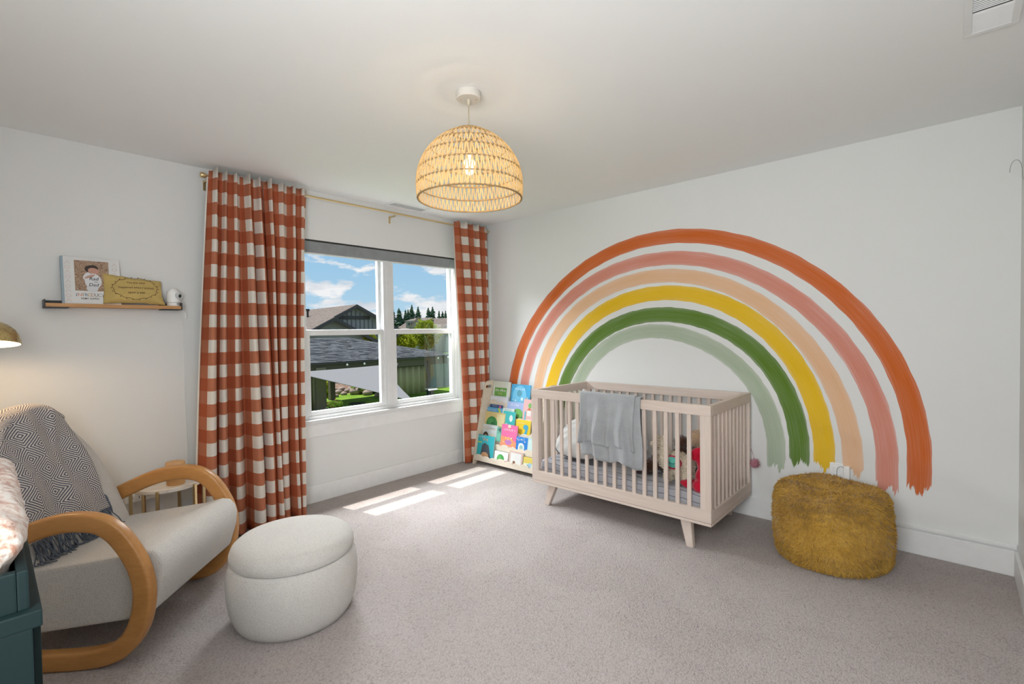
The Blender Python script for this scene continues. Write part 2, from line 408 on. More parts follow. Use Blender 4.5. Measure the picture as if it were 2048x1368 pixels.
WHITE = wall_mat('wall_paint', (.78, .785, .775))
CEIL = wall_mat('ceiling_paint', (.88, .885, .88), .25, 4.5)
TRIM = plain((.83, .835, .83), .4, name='trim_paint')
VINYL = plain((.74, .75, .755), .35, name='window_vinyl')
CARPET = carpet_mat()
BOUCLE = boucle('boucle_fabric', (.73, .70, .66))
HONEY = wood('honey_wood', (.42, .185, .050), (.56, .275, .088), (3, 10, 10), .35)
PALE = wood('washed_beech', (.58, .475, .41), (.69, .59, .525), (1.2, 22, 22), .5)
BIRCH = wood('birch_ply', (.66, .56, .43), (.76, .67, .55), (4, 4, 14), .5)
SHELFW = wood('oak_board', (.42, .20, .065), (.60, .33, .13), (14, 2, 14), .5)
BAMBOO = wood('bamboo', (.55, .29, .10), (.68, .40, .17), (30, 30, 3), .4)
GOLD = metal_mat('brushed_gold', (.74, .58, .32), .32)
BRASS = metal_mat('aged_brass', (.60, .46, .22), .28)
BLACK = plain((.025, .024, .024), .5, name='black_metal')
CREAM = plain((.80, .75, .68), .9, name='cream_lining')
GLASS = glass_mat('window_glass')
WPLAST = plain((.88, .88, .87), .35, name='white_plastic')
DARK = plain((.02, .02, .02), .6, name='dark_slot')

# ------------------------------------------------------------------ room shell
XR, YN, HC = 3.957, -4.12, 2.44
T = .16
WY0, WY1, WZ0, WZ1 = -1.955, -.372, .598, 2.062
def struct(name, me, mat): return setp(link(name, me, mat), kind='structure')
struct('floor', boxes_mesh([(-.0, XR, YN, 0, -.12, 0)]), CARPET)
struct('ceiling', boxes_mesh([(-T, XR+T, YN-T, T, HC, HC+.2)]), CEIL)
struct('wall_left', boxes_mesh([(-T, 0, YN-T, WY0, -.3, HC), (-T, 0, WY1, T, -.3, HC), (-T, 0, WY0, WY1, -.3, WZ0), (-T, 0, WY0, WY1, WZ1, HC)]), WHITE)
WALL_FAR = struct('wall_far', boxes_mesh([(0, XR+T, 0, T, -.3, HC)]), WHITE)
struct('wall_right', boxes_mesh([(XR, XR+T, YN-T, 0, -.3, HC)]), WHITE)
struct('wall_near', boxes_mesh([(0, XR, YN-T, YN, -.3, HC)]), WHITE)
def baseboard(name, b): struct(name, boxes_mesh([b], .003), TRIM)
baseboard('baseboard_left', (0, .014, YN, 0, 0, .136))
baseboard('baseboard_far', (.014, XR-.014, -.014, 0, 0, .136))
baseboard('baseboard_right', (XR-.014, XR, YN, 0, 0, .136))

# ------------------------------------------------------------------ window
def window():
    w = thing('window_1', 'white double window of two sash units above the carpeted corner', 'window', (0, (WY0+WY1)/2, WZ0), kind='structure')
    X0, X1 = -.115, -.03
    ya, yb, m0, m1, z0, z1 = WY0, WY1, -1.245, -1.10, .648, WZ1
    fr = [(X0, X1, ya, ya+.035, z0, z1), (X0, X1, yb-.035, yb, z0, z1), (X0, X1, ya+.035, yb-.035, z1-.035, z1), (X0, X1, ya+.035, yb-.035, z0, z0+.025)]
    link('frame', boxes_mesh(fr, .003), VINYL, w, True)
    link('mullion', boxes_mesh([(X0, X1+.004, m0+.02, m1-.02, z0+.025, z1-.035), (X1+.004, X1+.012, m0+.05, m1-.05, z0+.025, z1-.035)], .003), VINYL, w, True)
    box('sill', (-.12, .026, WY0-.03, WY1+.03, .618, .648), VINYL, w, .005)
    box('apron', (.0, .012, WY0-.02, WY1+.02, .515, .618), TRIM, w, .002)
    zr = 1.333
    for a, b in ((ya+.035, m0+.02), (m1-.02, yb-.035)):
        lo = [(-.075, -.037, a, a+.03, z0+.025, zr+.022), (-.075, -.037, b-.03, b, z0+.025, zr+.022), (-.075, -.037, a+.03, b-.03, zr-.022, zr+.022), (-.075, -.037, a+.03, b-.03, z0+.025, z0+.06)]
        s = link('lower_sash', boxes_mesh(lo, .003), VINYL, w, True)
        box('pane', (-.058, -.055, a+.03, b-.03, z0+.06, zr-.022), GLASS, s)
        up = [(-.112, -.077, a, a+.022, zr-.01, z1-.035), (-.112, -.077, b-.022, b, zr-.01, z1-.035), (-.112, -.077, a+.022, b-.022, zr-.01, zr+.024), (-.112, -.077, a+.022, b-.022, z1-.06, z1-.035)]
        u = link('upper_sash', boxes_mesh(up, .003), VINYL, w, True)
        box('pane', (-.097, -.094, a+.022, b-.022, zr+.024, z1-.06), GLASS, u)
        for q in (.12, .82):
            y = a+(b-a)*q; box('sash_lock', (-.062, -.036, y-.05, y+.05, zr+.022, zr+.034), VINYL, s, .004)
    tr = .012
    return w
window()
sh = thing('roller_shade', 'grey woven roller shade rolled up at the window head', 'blind', (-.01, (WY0+WY1)/2, WZ1))
SHADE = knit('grey_linen', (.30, .315, .325), 500, .2, .1)
box('fabric_roll', (-.028, -.004, WY0+.006, WY1-.006, 1.962, 2.05), SHADE, sh, .006)
box('head_rail', (-.028, -.002, WY0+.006, WY1-.006, 2.05, 2.06), BLACK, sh, .001)
box('hem_bar', (-.024, -.010, WY0+.008, WY1-.008, 1.950, 1.962), VINYL, sh, .003)

# ------------------------------------------------------------------ rainbow painted on the far wall
RC = (1.965, .49)
mural = thing('rainbow_mural', 'large six-stripe rainbow painted on the white wall behind the crib', 'mural', (RC[0], 0, .35))
stripes = [('orange_stripe', 1.508+.003, 1.62, (.60, .125, .013), .36, .30), ('pink_stripe', 1.355, 1.462, (.66, .25, .18), .34, .5),
           ('peach_stripe', 1.205, 1.312, (.78, .48, .28), .41, .55), ('yellow_stripe', 1.062, 1.178, (.80, .50, .006), .42, .22),
           ('green_stripe', .908, 1.025, (.10, .20, .014), .42, .35), ('sage_stripe', .772, .885, (.40, .48, .35), .37, .6)]
def stripe(name, r0, r1, c, zend, thin, k):
    n = 26; rs = random.Random(k*11+3); V, UV, Fc = [], [], []
    L = 90
    for i in range(n):
        a0, a1 = i/n, (i+1)/n
        rim = min(i, n-1-i)/n
        e_r = zend + rs.uniform(-.012, .014) + .16*max(0, .16-rim) + .022*math.sin(i*.37+k*2.1) + .012*math.sin(i*1.1+k)
        e_l = .42 + rs.uniform(-.03, .05)
        da = .004*math.sin(i*2.3+k)
        base = len(V)
        def pt(r, th): return (RC[0]+1.018*r*math.cos(th), RC[1]+.992*r*math.sin(th))
        for j in range(L+1):
            t = j/L
            th = PI*t
            edge = (.0014*math.sin(th*61+k*3+i)+.0012*math.sin(th*143+i)) if i in (0, n-1) else 0.0
            wob = .012*math.sin(th*2.2+k*1.7)+.003*math.sin(th*5+k)
            for q, a in ((0, a0), (1, a1)):
                r = r0+(r1-r0)*a+wob+(edge if (i == 0 and q == 0) or (i == n-1 and q == 1) else 0)
                if j == 0: x = pt(r, 0)[0]; z = e_r+(.012*(q-.5))
                elif j == L: x = pt(r, PI)[0]; z = e_l
                else: x, z = pt(r, PI*(j-1)/(L-2))
                V.append((x, -.0012-.0004*k*0, z)); UV.append((th*r, a))
        for j in range(L): b = base+2*j; Fc.append((b, b+1, b+3, b+2))
    link(name, mesh(V, Fc, False, UV), brush_mat(name+'_paint', c, thin), mural, True)
for k, (nm, r0, r1, c, ze, th) in enumerate(stripes): stripe(nm, r0, r1, c, ze, th, k)

# ------------------------------------------------------------------ ceiling vents, outlets, raceway, hook
def vent(name, label, x0, x1, y0, y1, along='x', n=14, dark_from=None):
    v = thing(name, label, 'vent', ((x0+x1)/2, (y0+y1)/2, HC))
    z = HC
    b = .022
    link('frame', boxes_mesh([(x0, x1, y0, y0+b, z-.008, z), (x0, x1, y1-b, y1, z-.008, z), (x0, x0+b, y0+b, y1-b, z-.008, z), (x1-b, x1, y0+b, y1-b, z-.008, z)], .002), TRIM, v, True)
    box('backing', (x0+b, x1-b, y0+b, y1-b, z-.0015, z), plain((.06, .06, .055), .8), v)
    me = None
    for i in range(n):
        if along == 'x':      # louvres run along x, stacked in y
            y = y0+b+(y1-y0-2*b)*(i+.5)/n; w = (y1-y0-2*b)/n*.42
            if me is None:
                me = prism_mesh([(-w, -.001), (w*.6, -.007), (w, -.006), (-w*.6, 0)], x0+b, x1-b, 'x'); thin = prism_mesh([(-w*.45, -.004), (w*.1, -.007), (w*.35, -.006), (-w*.2, -.003)], x0+b, x1-b, 'x')
            if i == n//2: continue
            o = link('louvre', thin if i < n//2 else me, TRIM, v, True); o.location = (0, y, z)
        else:
            x = x0+b+(x1-x0-2*b)*(i+.5)/n; w = (x1-x0-2*b)/n*.42
            if me is None: me = prism_mesh([(-w, -.001), (w*.6, -.007), (w, -.006), (-w*.6, 0)], y0+b, y1-b, 'y')
            o = link('louvre', me, TRIM, v, True); o.location = (x, 0, z)
vent('ceiling_vent', 'white louvred ceiling vent in the upper right corner', 3.725, 3.875, -1.40, -1.02, 'x', 26)
vent('ceiling_vent', 'small white ceiling vent above the window beside the pendant lamp', .06, .20, -1.25, -.86, 'y', 8)

def outlet(name, label, x, z, plug=True):
    o = thing(name, label, 'outlet', (x, 0, z))
    box('cover_plate', (x-.036, x+.036, -.006, 0, z-.058, z+.058), WPLAST, o, .003)
    for dz in (.022, -.022):
        s = box('socket', (x-.017, x+.017, -.008, -.005, z+dz-.016, z+dz+.016), WPLAST, o, .004)
        for dx in (-.006, .006): box('slot', (x+dx-.0012, x+dx+.0012, -.0084, -.0078, z+dz-.004, z+dz+.007), DARK, s)
    return o
outlet('wall_outlet', 'white wall outlet behind the mustard pouf', 3.160, .402)
ad = thing('plug_adapter', 'white plug-in adapter beside the outlet above the mustard pouf', 'adapter', (3.215, -.02, .39))
box('body', (3.200, 3.232, -.034, 0, .36, .452), WPLAST, ad, .006)
tube('cord', [(3.186+.022*math.cos(t), -.018, .415+.03*math.sin(t)) for t in np.linspace(.3, PI, 10)] + [(3.164, -.018, .36)], .0025, plain((.45, .47, .48), .5), ad, world=True)
rw = thing('cable_raceway', 'white cord raceway running along the baseboard by the pouf', 'raceway', (3.4, 0, .15))
box('channel', (2.95, 3.952, -.012, 0, .145, .168), TRIM, rw, .004)
box('end_cap', (3.940, 3.955, -.010, 0, .147, .166), plain((.60, .60, .58), .5), rw, .002)
hk = thing('wire_hook', 'thin bent wire hook at the right wall edge', 'hook', (3.945, -.15, 2.06))
c0 = ony(2031, 338, -.15)
pts = [tuple(ony(2019.5, 345, -.15)), tuple(ony(2020.5, 336, -.15)), tuple(ony(2024, 326, -.15)), tuple(ony(2031, 320, -.15)), tuple(ony(2038, 321, -.15)), tuple(ony(2042.5, 328, -.15)), tuple(ony(2044.5, 338, -.15)), tuple(ony(2045, 352, -.15)), (3.957, -.15, float(ony(2045, 362, -.15)[2]))]
tube('wire', catmull(pts, 5), .0014, plain((.35, .35, .34), .4, .6), hk, 6, world=True)

# ------------------------------------------------------------------ curtain rod and curtains
RZ, RX = 2.368, .095
rod = thing('curtain_rod', 'slim brass curtain rod above the window', 'curtain rod', (RX, -1.3, RZ))
tube('pole', [(RX, -2.615, RZ), (RX, -.012, RZ)], .0085, GOLD, rod, 12, world=True)
fin = lathe_mesh([(.011, 0), (.013, .003), (.013, .008), (.017, .010), (.018, .014), (.018, .032), (.015, .036), (.0, .037)], 20)
fin.transform(Matrix.Translation((RX, -2.612, RZ)) @ Euler((PI/2, 0, 0)).to_matrix().to_4x4()); link('finial', fin, GOLD, rod, True)
for y in (-2.60, -1.165, -.03):
    bk = link('bracket', boxes_mesh([(0.001, .005, y-.008, y+.008, RZ-.075, RZ-.01), (.004, RX, y-.005, y+.005, RZ-.026, RZ-.014)], .001), GOLD, rod, True)
    tube('cradle', [(RX+.013*math.cos(a), y, RZ+.013*math.sin(a)) for a in np.linspace(-PI, 0, 9)], .003, GOLD, bk, 6, world=True)
GING = gingham()
def curtain(label, top, bot, n, seed, ztop=2.402, depth=.045, kick=0.0, flip=False, lean=0.0, base=.016):
    """top/bot: (y0,y1) extents; n folds"""
    rs = random.Random(seed); NU, NV = n*14, 44
    ph = [rs.uniform(-.5, .5) for _ in range(n+2)]; am = [rs.uniform(.6, 1.25) for _ in range(n+2)]
    wd = np.cumsum([0]+[rs.uniform(.7, 1.3) for _ in range(n)]); wd = wd/wd[-1]
    def fold(u, v):
        i = min(n-1, max(0, int(np.searchsorted(wd, u, 'right')-1))); t = (u-wd[i])/(wd[i+1]-wd[i])
        s = math.sin(PI*t)**1.1
        soft = s
        sharp = max(0, 1-abs(t-.5)*4.2)**.8
        k = min(1, v*5)
        return am[i]*((1-k)*sharp*.95 + k*soft)
    def P(u, v):
        z = ztop-(ztop-.012)*v
        e = v**.9
        y0 = top[0]+(bot[0]-top[0])*e; y1 = top[1]+(bot[1]-top[1])*e
        sway = .012*math.sin(3.1*v+seed+u*4)*v
        f = fold(u, v)
        y = y0+(y1-y0)*u + sway + .010*math.sin(u*n*2*PI+1.2+v*2)*v
        x = RX+base + f*depth*(.62+.75*v) + kick*v*v + lean*v*u + .012*math.sin(v*5+u*9+seed)*v
        if v == 0: z += .022*max(0, f-.25)
        return np.array((x, y, z))
    # cloth u by arc length along a mid-height row
    row = [P(i/NU, .5) for i in range(NU+1)]; arc = np.cumsum([0]+[np.linalg.norm(row[i+1]-row[i]) for i in range(NU)]); arc *= .82
    o = thing('curtain', label, 'curtain', (RX, (top[0]+top[1])/2, 0), group='gingham curtains')
    me = grid_mesh(lambda u, v: tuple(P(u, v)), NU, NV, True, lambda u, v: (arc[int(round(u*NU))], (ztop-.012)*(1-v)))
    solid(link('panel', me, GING, o, True), .0012, 0)
    lin = grid_mesh(lambda u, v: tuple(P(u, v*.985+.012)+np.array((-.012, (-.006 if u < .01 else .006 if u > .99 else 0), 0))), NU, NV, True)
    link('lining', lin, CREAM, o, True)
    hm = grid_mesh(lambda u, v: tuple(P(u, .985+.012*v)+np.array((.002, 0, 0))), NU, 1, True, lambda u, v: (arc[int(round(u*NU))], .03*(1-v)))
    link('hem', hm, GING, o, True)
    return o
curtain('orange and white gingham curtain, leftmost wide panel beside the floating shelf', (-2.602, -2.272), (-2.745, -2.262), 5, 3, kick=.035, lean=.02, depth=.105)
curtain('orange and white gingham curtain, narrow panel at the left edge of the window', (-2.268, -1.958), (-2.272, -2.085), 4, 8, kick=.03, depth=.095)
curtain('orange and white gingham curtain hanging right of the window by the bookcase', (-.505, -.055), (-.418, -.035), 5, 5, depth=.034, kick=0, base=.010)

# ------------------------------------------------------------------ crib
CX0, CX1, CY0, CY1, CT, CB = 1.305, 2.666, -.79, -.042, .873, .163
crib = thing('crib', 'pale washed-wood slatted crib on splayed legs in front of the rainbow', 'crib', ((CX0+CX1)/2, (CY0+CY1)/2, 0))
tr, th = .062, .03
box('top_rail', (CX0, CX1, CY0, CY0+th, CT-tr, CT), PALE, crib, .003)
box('top_rail', (CX0, CX1, CY1-th, CY1, CT-tr, CT), PALE, crib, .003)
PALEY = wood('washed_beech_cross', (.58, .475, .41), (.69, .59, .525), (22, 1.2, 22), .5)
PALEZ = wood('washed_beech_upright', (.58, .475, .41), (.69, .59, .525), (22, 22, 1.2), .5)
for x in (CX0, CX1-th):
    box('end_rail', (x, x+th, CY0+th+.001, CY1-th-.001, CT-tr, CT), PALEY, crib, .003)
    box('lower_end_rail', (x, x+th, CY0+th+.001, CY1-th-.001, CB+.018, CB+.088), PALEY, crib, .003)
for y in (CY0, CY1-th):
    box('lower_rail', (CX0, CX1, y, y+th, CB+.018, CB+.092), PALE, crib, .003)
    for x in (CX0, CX1-.064): box('post', (x, x+.064, y+.001, y+th-.001, CB+.092, CT-tr), PALEZ, crib, .002)
link('base_moulding', boxes_mesh([(CX0, CX1, CY0-.002, CY0+.02, CB, CB+.016), (CX0, CX1, CY1-.02, CY1+.002, CB, CB+.016), (CX0-.002, CX0+.02, CY0+.02, CY1-.02, CB, CB+.016), (CX1-.02, CX1+.002, CY0+.02, CY1-.02, CB, CB+.016)], .002), PALE, crib, True)
slat = boxes_mesh([(-.0125, .0125, -.008, .008, CB+.085, CT-tr+.005)], .004)
sidesl = boxes_mesh([(-.008, .008, -.0125, .0125, CB+.08, CT-tr+.005)], .004)
for k in range(16):
    x = 1.433+.0733*k
    for y in (CY0+th/2, CY1-th/2):
        o = link('slat', slat, PALEZ, crib, True); o.location = (x, y, 0)
for k in range(9):
    y = CY0+th+.035+(CY1-CY0-2*th-.07)*(k+.5)/9
    for x in (CX0+th/2, CX1-th/2):
        o = link('slat', sidesl, PALEZ, crib, True); o.location = (x, y, 0)
link('mattress_support', boxes_mesh([(CX0+th, CX1-th, CY0+th, CY1-th, CB+.03, CB+.045)]), PALE, crib, True)
def leg(x, y, dx, dy):
    a = [(x-.034, y-.022), (x+.034, y-.022), (x+.034, y+.022), (x-.034, y+.022)]
    V = [(px, py, CB+.001) for px, py in a] + [(x+dx+(px-x)*.62, y+dy+(py-y)*.8, 0) for px, py in a]
    bm = bmesh.new(); vs = [bm.verts.new(v) for v in V]
    for f in ((3, 2, 1, 0), (4, 5, 6, 7), (0, 1, 5, 4), (1, 2, 6, 5), (2, 3, 7, 6), (3, 0, 4, 7)): bm.faces.new([vs[i] for i in f])
    bmesh.ops.bevel(bm, geom=list(bm.edges), offset=.003, segments=2, affect='EDGES')
    link('leg', bm_mesh(bm), PALEZ, crib, True)
for x, dx in ((1.475, -.05), (2.495, .035)):
    for y, dy in ((-.735, -.018), (-.10, .018)): leg(x, y, dx, dy)
for a, b in ((1.445, 1.535), (2.435, 2.525)): box('leg_brace', (a, b, -.70, -.13, CB-.03, CB), PALEY, crib, .002)
for z in (.47, .60, .715): link('bolt', boxes_mesh([(CX1-.002, CX1+.003, CY1-.021, CY1-.009, z-.006, z+.006)], .002), plain((.45, .44, .42), .4, .8), crib, True)
ZM = .33
mt = thing('crib_mattress', 'crib mattress in a grey striped fitted sheet', 'mattress', ((CX0+CX1)/2, (CY0+CY1)/2, CB+.05))
def mat_out():
    pts = []; x0, x1, y0, y1, r = CX0+th+.008, CX1-th-.008, CY0+th+.006, CY1-th-.006, .05
    for cx, cy, a0 in ((x1-r, y1-r, 0), (x0+r, y1-r, PI/2), (x0+r, y0+r, PI), (x1-r, y0+r, 1.5*PI)):
        for k in range(7): a = a0+PI/2*k/6; pts.append((cx+r*math.cos(a), cy+r*math.sin(a)))
    return pts
link('sheet', puff_mesh(mat_out(), [(.93, .212), (.985, .214), (1, .225), (1, .305), (.99, .322), (.96, .331), (.8, .333), (.4, .333)], lambda a, b, d: (a, b, d)), sheet_mat(), mt, True)
WCOT = knit('white_cotton', (.66, .65, .63), 400, .15, .1)
pw = thing('crib_pillow', 'white rounded pillow with dark piping at the left end of the crib', 'pillow', (1.55, -.45, ZM))
po = [(.235*math.copysign(abs(math.cos(t))**.7, math.cos(t)), .215*math.copysign(abs(math.sin(t))**.75, math.sin(t))+.0) for t in np.linspace(0, 2*PI, 40, endpoint=False)]
def pil2(a, b, d):
    t = .62; c, s = math.cos(t), math.sin(t)
    return (1.60+a*1.05, -.48+b*c-d*s, ZM+.16+b*s+d*c)
link('cover', puff_mesh(po, [(.2, -.065), (.55, -.058), (.85, -.035), (.97, -.012), (1, 0), (.97, .014), (.85, .04), (.55, .066), (.2, .074)], pil2), WCOT, pw, True)
tube('piping', [pil2(a*1.005, b*1.005, 0) for a, b in po], .0035, plain((.10, .10, .12), .8), pw, 6, True, world=True)

# grey blanket over the front rail
FLEECE = knit('grey_fleece', (.37, .385, .40), 160, .35, .4)
bl = thing('baby_blanket', 'grey fleece blanket draped over the front rail of the crib', 'blanket', (1.98, CY0, CT))
def drape(x0, x1, front, back, off, seed, slope=0.0, hem=0.0):
    rail = [(-.5*0, 0)]
    yf, yb, zt = CY0-.008-off, CY0+th+.008+off, CT+.006+off
    path = []
    for t in np.linspace(0, 1, 22): path.append((yf, zt-front*(1-t)))
    path += [(yf+.004, zt+.006), ((yf+yb)/2, zt+.010), (yb-.004, zt+.006)]
    for t in np.linspace(0, 1, 14): path.append((yb, zt-back*t))
    n = len(path)
    def fn(u, v):
        k = min(n-1, int(round(v*(n-1)))); y, z = path[k]
        fr = k < 22
        down = max(0, (zt-z))
        amp = min(1, down/.25)
        w = math.sin(u*17+seed+.8*math.sin(u*6))*.6+math.sin(u*31+seed*2)*.4
        y2 = y - (.026*w*amp+.022*amp if fr else -.014*w*amp-.014*amp)
        x = x0+(x1-x0)*u + .02*math.sin(down*7+seed+u*3)*amp + .012*w*amp*math.cos(u*9) - slope*down
        z2 = z - (hem*u*amp if fr else 0) - .012*math.sin(u*13+seed)*amp
        return (x, y2, z2)
    return grid_mesh(fn, 60, n-1, True)
solid(link('outer_fold', drape(1.765, 2.19, .335, .30, .006, 1.0, .01, .012), FLEECE, bl, True), .006)
solid(link('inner_fold', drape(1.80, 2.225, .425, .34, .0, 2.6, 0, .028), FLEECE, bl, True), .005)

# ------------------------------------------------------------------ rocking chair
CA = math.radians(47); FV = np.array([math.cos(CA), math.sin(CA)]); SV = np.array([-FV[1], FV[0]])
CO = np.array([1.20, -3.32]) + .345*SV
chair = thing('rocking_chair', 'cream boucle rocking chair with looped honey-wood arms and rockers', 'chair', (CO[0], CO[1], 0), CA)
loop = catmull([(-.43, .523), (-.264, .597), (-.13, .628), (-.01, .618), (.065, .575), (.12, .508), (.165, .42), (.185, .34), (.187, .27), (.175, .19), (.145, .115), (.1, .06), (.04, .022), (-.07, .002), (-.24, .0), (-.42, .003), (-.6, .028), (-.72, .075), (-.79, .16), (-.78, .26), (-.70, .36), (-.57, .45)], 5, True)
def arm_mesh(y):
    L = np.array(loop); n = len(L); T = np.roll(L, -1, 0)-np.roll(L, 1, 0); T /= np.linalg.norm(T, axis=1)[:, None]
    N = np.stack([T[:, 1], -T[:, 0]], 1)                      # towards the inside of the loop (points run clockwise)
    cen = L+N*.0375; hw, hd, r = .0375, .026, .014; sec = []
    for cx, cy, a0 in ((hw-r, hd-r, 0), (-hw+r, hd-r, PI/2), (-hw+r, -hd+r, PI), (hw-r, -hd+r, 1.5*PI)):
        for k in range(5): a = a0+PI/2*k/4; sec.append((cx+r*math.cos(a), cy+r*math.sin(a)))
    m = len(sec); V, Fc = [], []
    for i in range(n):
        for a, b in sec: V.append((cen[i, 0]+N[i, 0]*a, y+b, cen[i, 1]+N[i, 1]*a))
    for i in range(n):
        for k in range(m): Fc.append((i*m+k, ((i+1) % n)*m+k, ((i+1) % n)*m+(k+1) % m, i*m+(k+1) % m))
    me = mesh(V, Fc, True); bm = bmesh.new(); bm.from_mesh(me); bmesh.ops.recalc_face_normals(bm, faces=bm.faces); bm.to_mesh(me); bm.free(); return me
for y in (-.345, .345): link('arm_loop', arm_mesh(y), HONEY, chair)
seatp = [(-.52, .355), (-.284, .388), (.05, .432), (.13, .452), (.17, .448), (.195, .42), (.205, .38), (.20, .32), (.165, .20), (.12, .172), (.05, .163), (-.25, .133), (-.52, .11)]
so = link('seat', prism_mesh(seatp, -.315, .315, 'y', .018, 4), BOUCLE, chair)
BT = np.array([-.255, .66]); BT = BT/np.linalg.norm(BT); BN = np.array([BT[1], -BT[0]])    # along the back, and its front normal (x,z)
B0 = np.array([-.325, .375])
def back_place(a, b, d):      # a across (y), b up the back, d out of its front
    p = B0+BT*b+BN*d; return (p[0], a, p[1])
def back_half(b):             # half width of the arched back at height b
    if b < .16: return .305
    return .305*math.sqrt(max(0, 1-((b-.16)/.49)**2))
outl = [(-.305, -.06), (.305, -.06)] + [(back_half(b), b) for b in np.linspace(0, .14, 5)] + [(.305*math.cos(t), .16+.49*math.sin(t)) for t in np.linspace(.1, PI-.1, 26)] + [(-back_half(b), b) for b in np.linspace(.14, 0, 5)]
link('backrest', puff_mesh(outl, [(.80, -.135), (.95, -.125), (.99, -.10), (1, -.07), (1, -.035), (.985, -.012), (.95, -.003), (.8, .004), (.4, .01)], back_place, (0, .25)), BOUCLE, chair)

# throw over the chair back
THROW = throw_mat()
tw = thing('throw_blanket', 'slate and cream diamond-weave fringed throw draped over the rocking chair back', 'blanket', (CO[0], CO[1], .4), CA)
tw.location.z = 0
def throw_pt(a, q):           # a = across (y, metres); q = length along cloth from the front hem
    hw = .305*.985; top = .16+.49*math.sqrt(max(.02, 1-(min(.97, abs(a)/hw))**2))
    Lf = top-.10
    wob = .010*math.sin(a*38+q*9)+.009*math.sin(a*21-q*12+1.5)+.013*math.exp(-((a-.02-.22*(q-.3))/.022)**2)
    if q < Lf: return back_place(a, .10+q, .026+wob*min(1, q*6+.3))
    s = q-Lf; R = .085
    if s < PI*R: 
        t = s/R; return back_place(a, top+.012*math.sin(t)+R*.45*math.sin(t), -.058+R*math.cos(t)+wob*.4)
    return back_place(a, top-(s-PI*R), -.058-R)
A0, A1 = -.275, .165
def throw_uv(u, v):
    # the cloth is a little skewed, and wider higher up
    q = v*.95; a = A0+(A1-.02*min(1, q/.5)-A0)*u; return a, q
me = grid_mesh(lambda u, v: throw_pt(*throw_uv(u, v)), 56, 110, True, lambda u, v: (throw_uv(u, v)[0], throw_uv(u, v)[1]))
solid(link('cloth', me, THROW, tw), .006, 0)
V, Fc = [], []
rs = random.Random(5)
for i in range(92):
    a = A0+(A1-A0)*(i+.5)/92; p = np.array(throw_pt(a, .004)); L = rs.uniform(.10, .15); dx = rs.uniform(-.03, .03); fw = rs.uniform(.004, .03)
    P = []; z, x = p[2], p[0]
    for k in range(8):
        t = k/7; fl = .388+.13*(x+.284)+.006
        P.append((x, p[1]+dx*t+.006*math.sin(t*8+i), max(z, fl)))
        st_ = L/7
        if z > fl: z -= st_*.97; x += fw*.35
        else: x += st_*.8
    tube_data(P, .0024, 5, False, V, Fc)
setp(link('fringe', mesh(V, Fc, True), plain((.105, .125, .165), .9, name='fringe_yarn'), tw), kind='stuff')
V, Fc = [], []
for i in range(16):
    q = .10+.004*i*0; a = A1+.012; p = np.array(throw_pt(A1-.006, .012+.004*i)); L = rs.uniform(.03, .06)
    tube_data([tuple(p), (p[0]+.008, p[1]+L*.35, p[2]-L*.4), (p[0]+.010, p[1]+L*.45, p[2]-L)], .0024, 5, False, V, Fc)
setp(link('corner_tassel', mesh(V, Fc, True), plain((.105, .125, .165), .9), tw), kind='stuff')

# ------------------------------------------------------------------ ottoman, pouf
ot = thing('ottoman', 'round cream boucle storage ottoman with a domed lid', 'ottoman', (1.386, -2.65, 0))
def rpro(pr, R): return [(r*R, z) for r, z in pr]
link('base', lathe_mesh(rpro([(.80, .0), (.85, .006), (.90, .03), (.955, .075), (.99, .14), (1.0, .19), (.985, .24), (.95, .276), (.92, .289), (.90, .292)], .288), 72), BOUCLE, ot)
link('lid', lathe_mesh(rpro([(.88, .292), (.925, .296), (.945, .310), (.94, .330), (.905, .355), (.83, .374), (.68, .388), (.45, .397), (.2, .400), (.01, .401)], .288), 72), BOUCLE, ot)
for a in (-2.2, -.35, 1.2, 2.9):
    P = [(.288*r*1.001*math.cos(a), .288*r*1.001*math.sin(a), z) for r, z in [(.86, .008), (.90, .03), (.955, .075), (.99, .14), (1.0, .19), (.985, .24), (.95, .276)]]
    tube('seam', P, .0016, BOUCLE, ot, 5)

PX, PY, PR, PHT = 3.179, -.352, .288, .415
pf = thing('fur_pouf', 'mustard brown faux-fur pouf standing against the rainbow wall', 'pouf', (PX, PY, 0))
def pouf_pt(th, t):           # t 0 bottom centre .. 1 top centre
    prof = [(0, 0), (.80, 0), (.93, .012), (.975, .04), (.955, .062), (1.0, .10), (1.015, .2), (1.0, .29), (.965, .345), (.95, .358), (.90, .385), (.74, .405), (.5, .392), (.25, .375), (.0, .370)]
    k = t*(len(prof)-1); i = min(int(k), len(prof)-2); f = k-i
    r = prof[i][0]*(1-f)+prof[i+1][0]*f; z = prof[i][1]*(1-f)+prof[i+1][1]*f
    lump = 1+.022*math.sin(3*th+1.1)+.018*math.sin(5*th+z*14)
    dent = -.022*math.exp(-((th-4.4)**2)/.3)*(z/.4) if z > .3 else 0
    return Vector((PR*r*lump*math.cos(th)*.985, PR*r*lump*math.sin(th)*1.02, z*1.0+dent+.006*math.sin(4*th)*(z > .3)))
def fur_mat():
    t = NT('mustard_fur'); v = t.coord(); n = t.noise(v, 9, 4, .6); f = t.noise(v, 160, 2)
    return t.fin(t.ramp(t.math('MULTIPLY_ADD', f, .45, t.math('MULTIPLY', n, .6)), [(.25, (.25, .125, .014)), (.5, (.47, .265, .040)), (.8, (.66, .42, .10))]), .8, spec=.2, sheen=.3)
FUR = fur_mat()
NT_, NP = 56, 96
me = grid_mesh(lambda u, v: tuple(pouf_pt(2*PI*u, v)), NP, NT_, True); link('cover', me, FUR, pf)
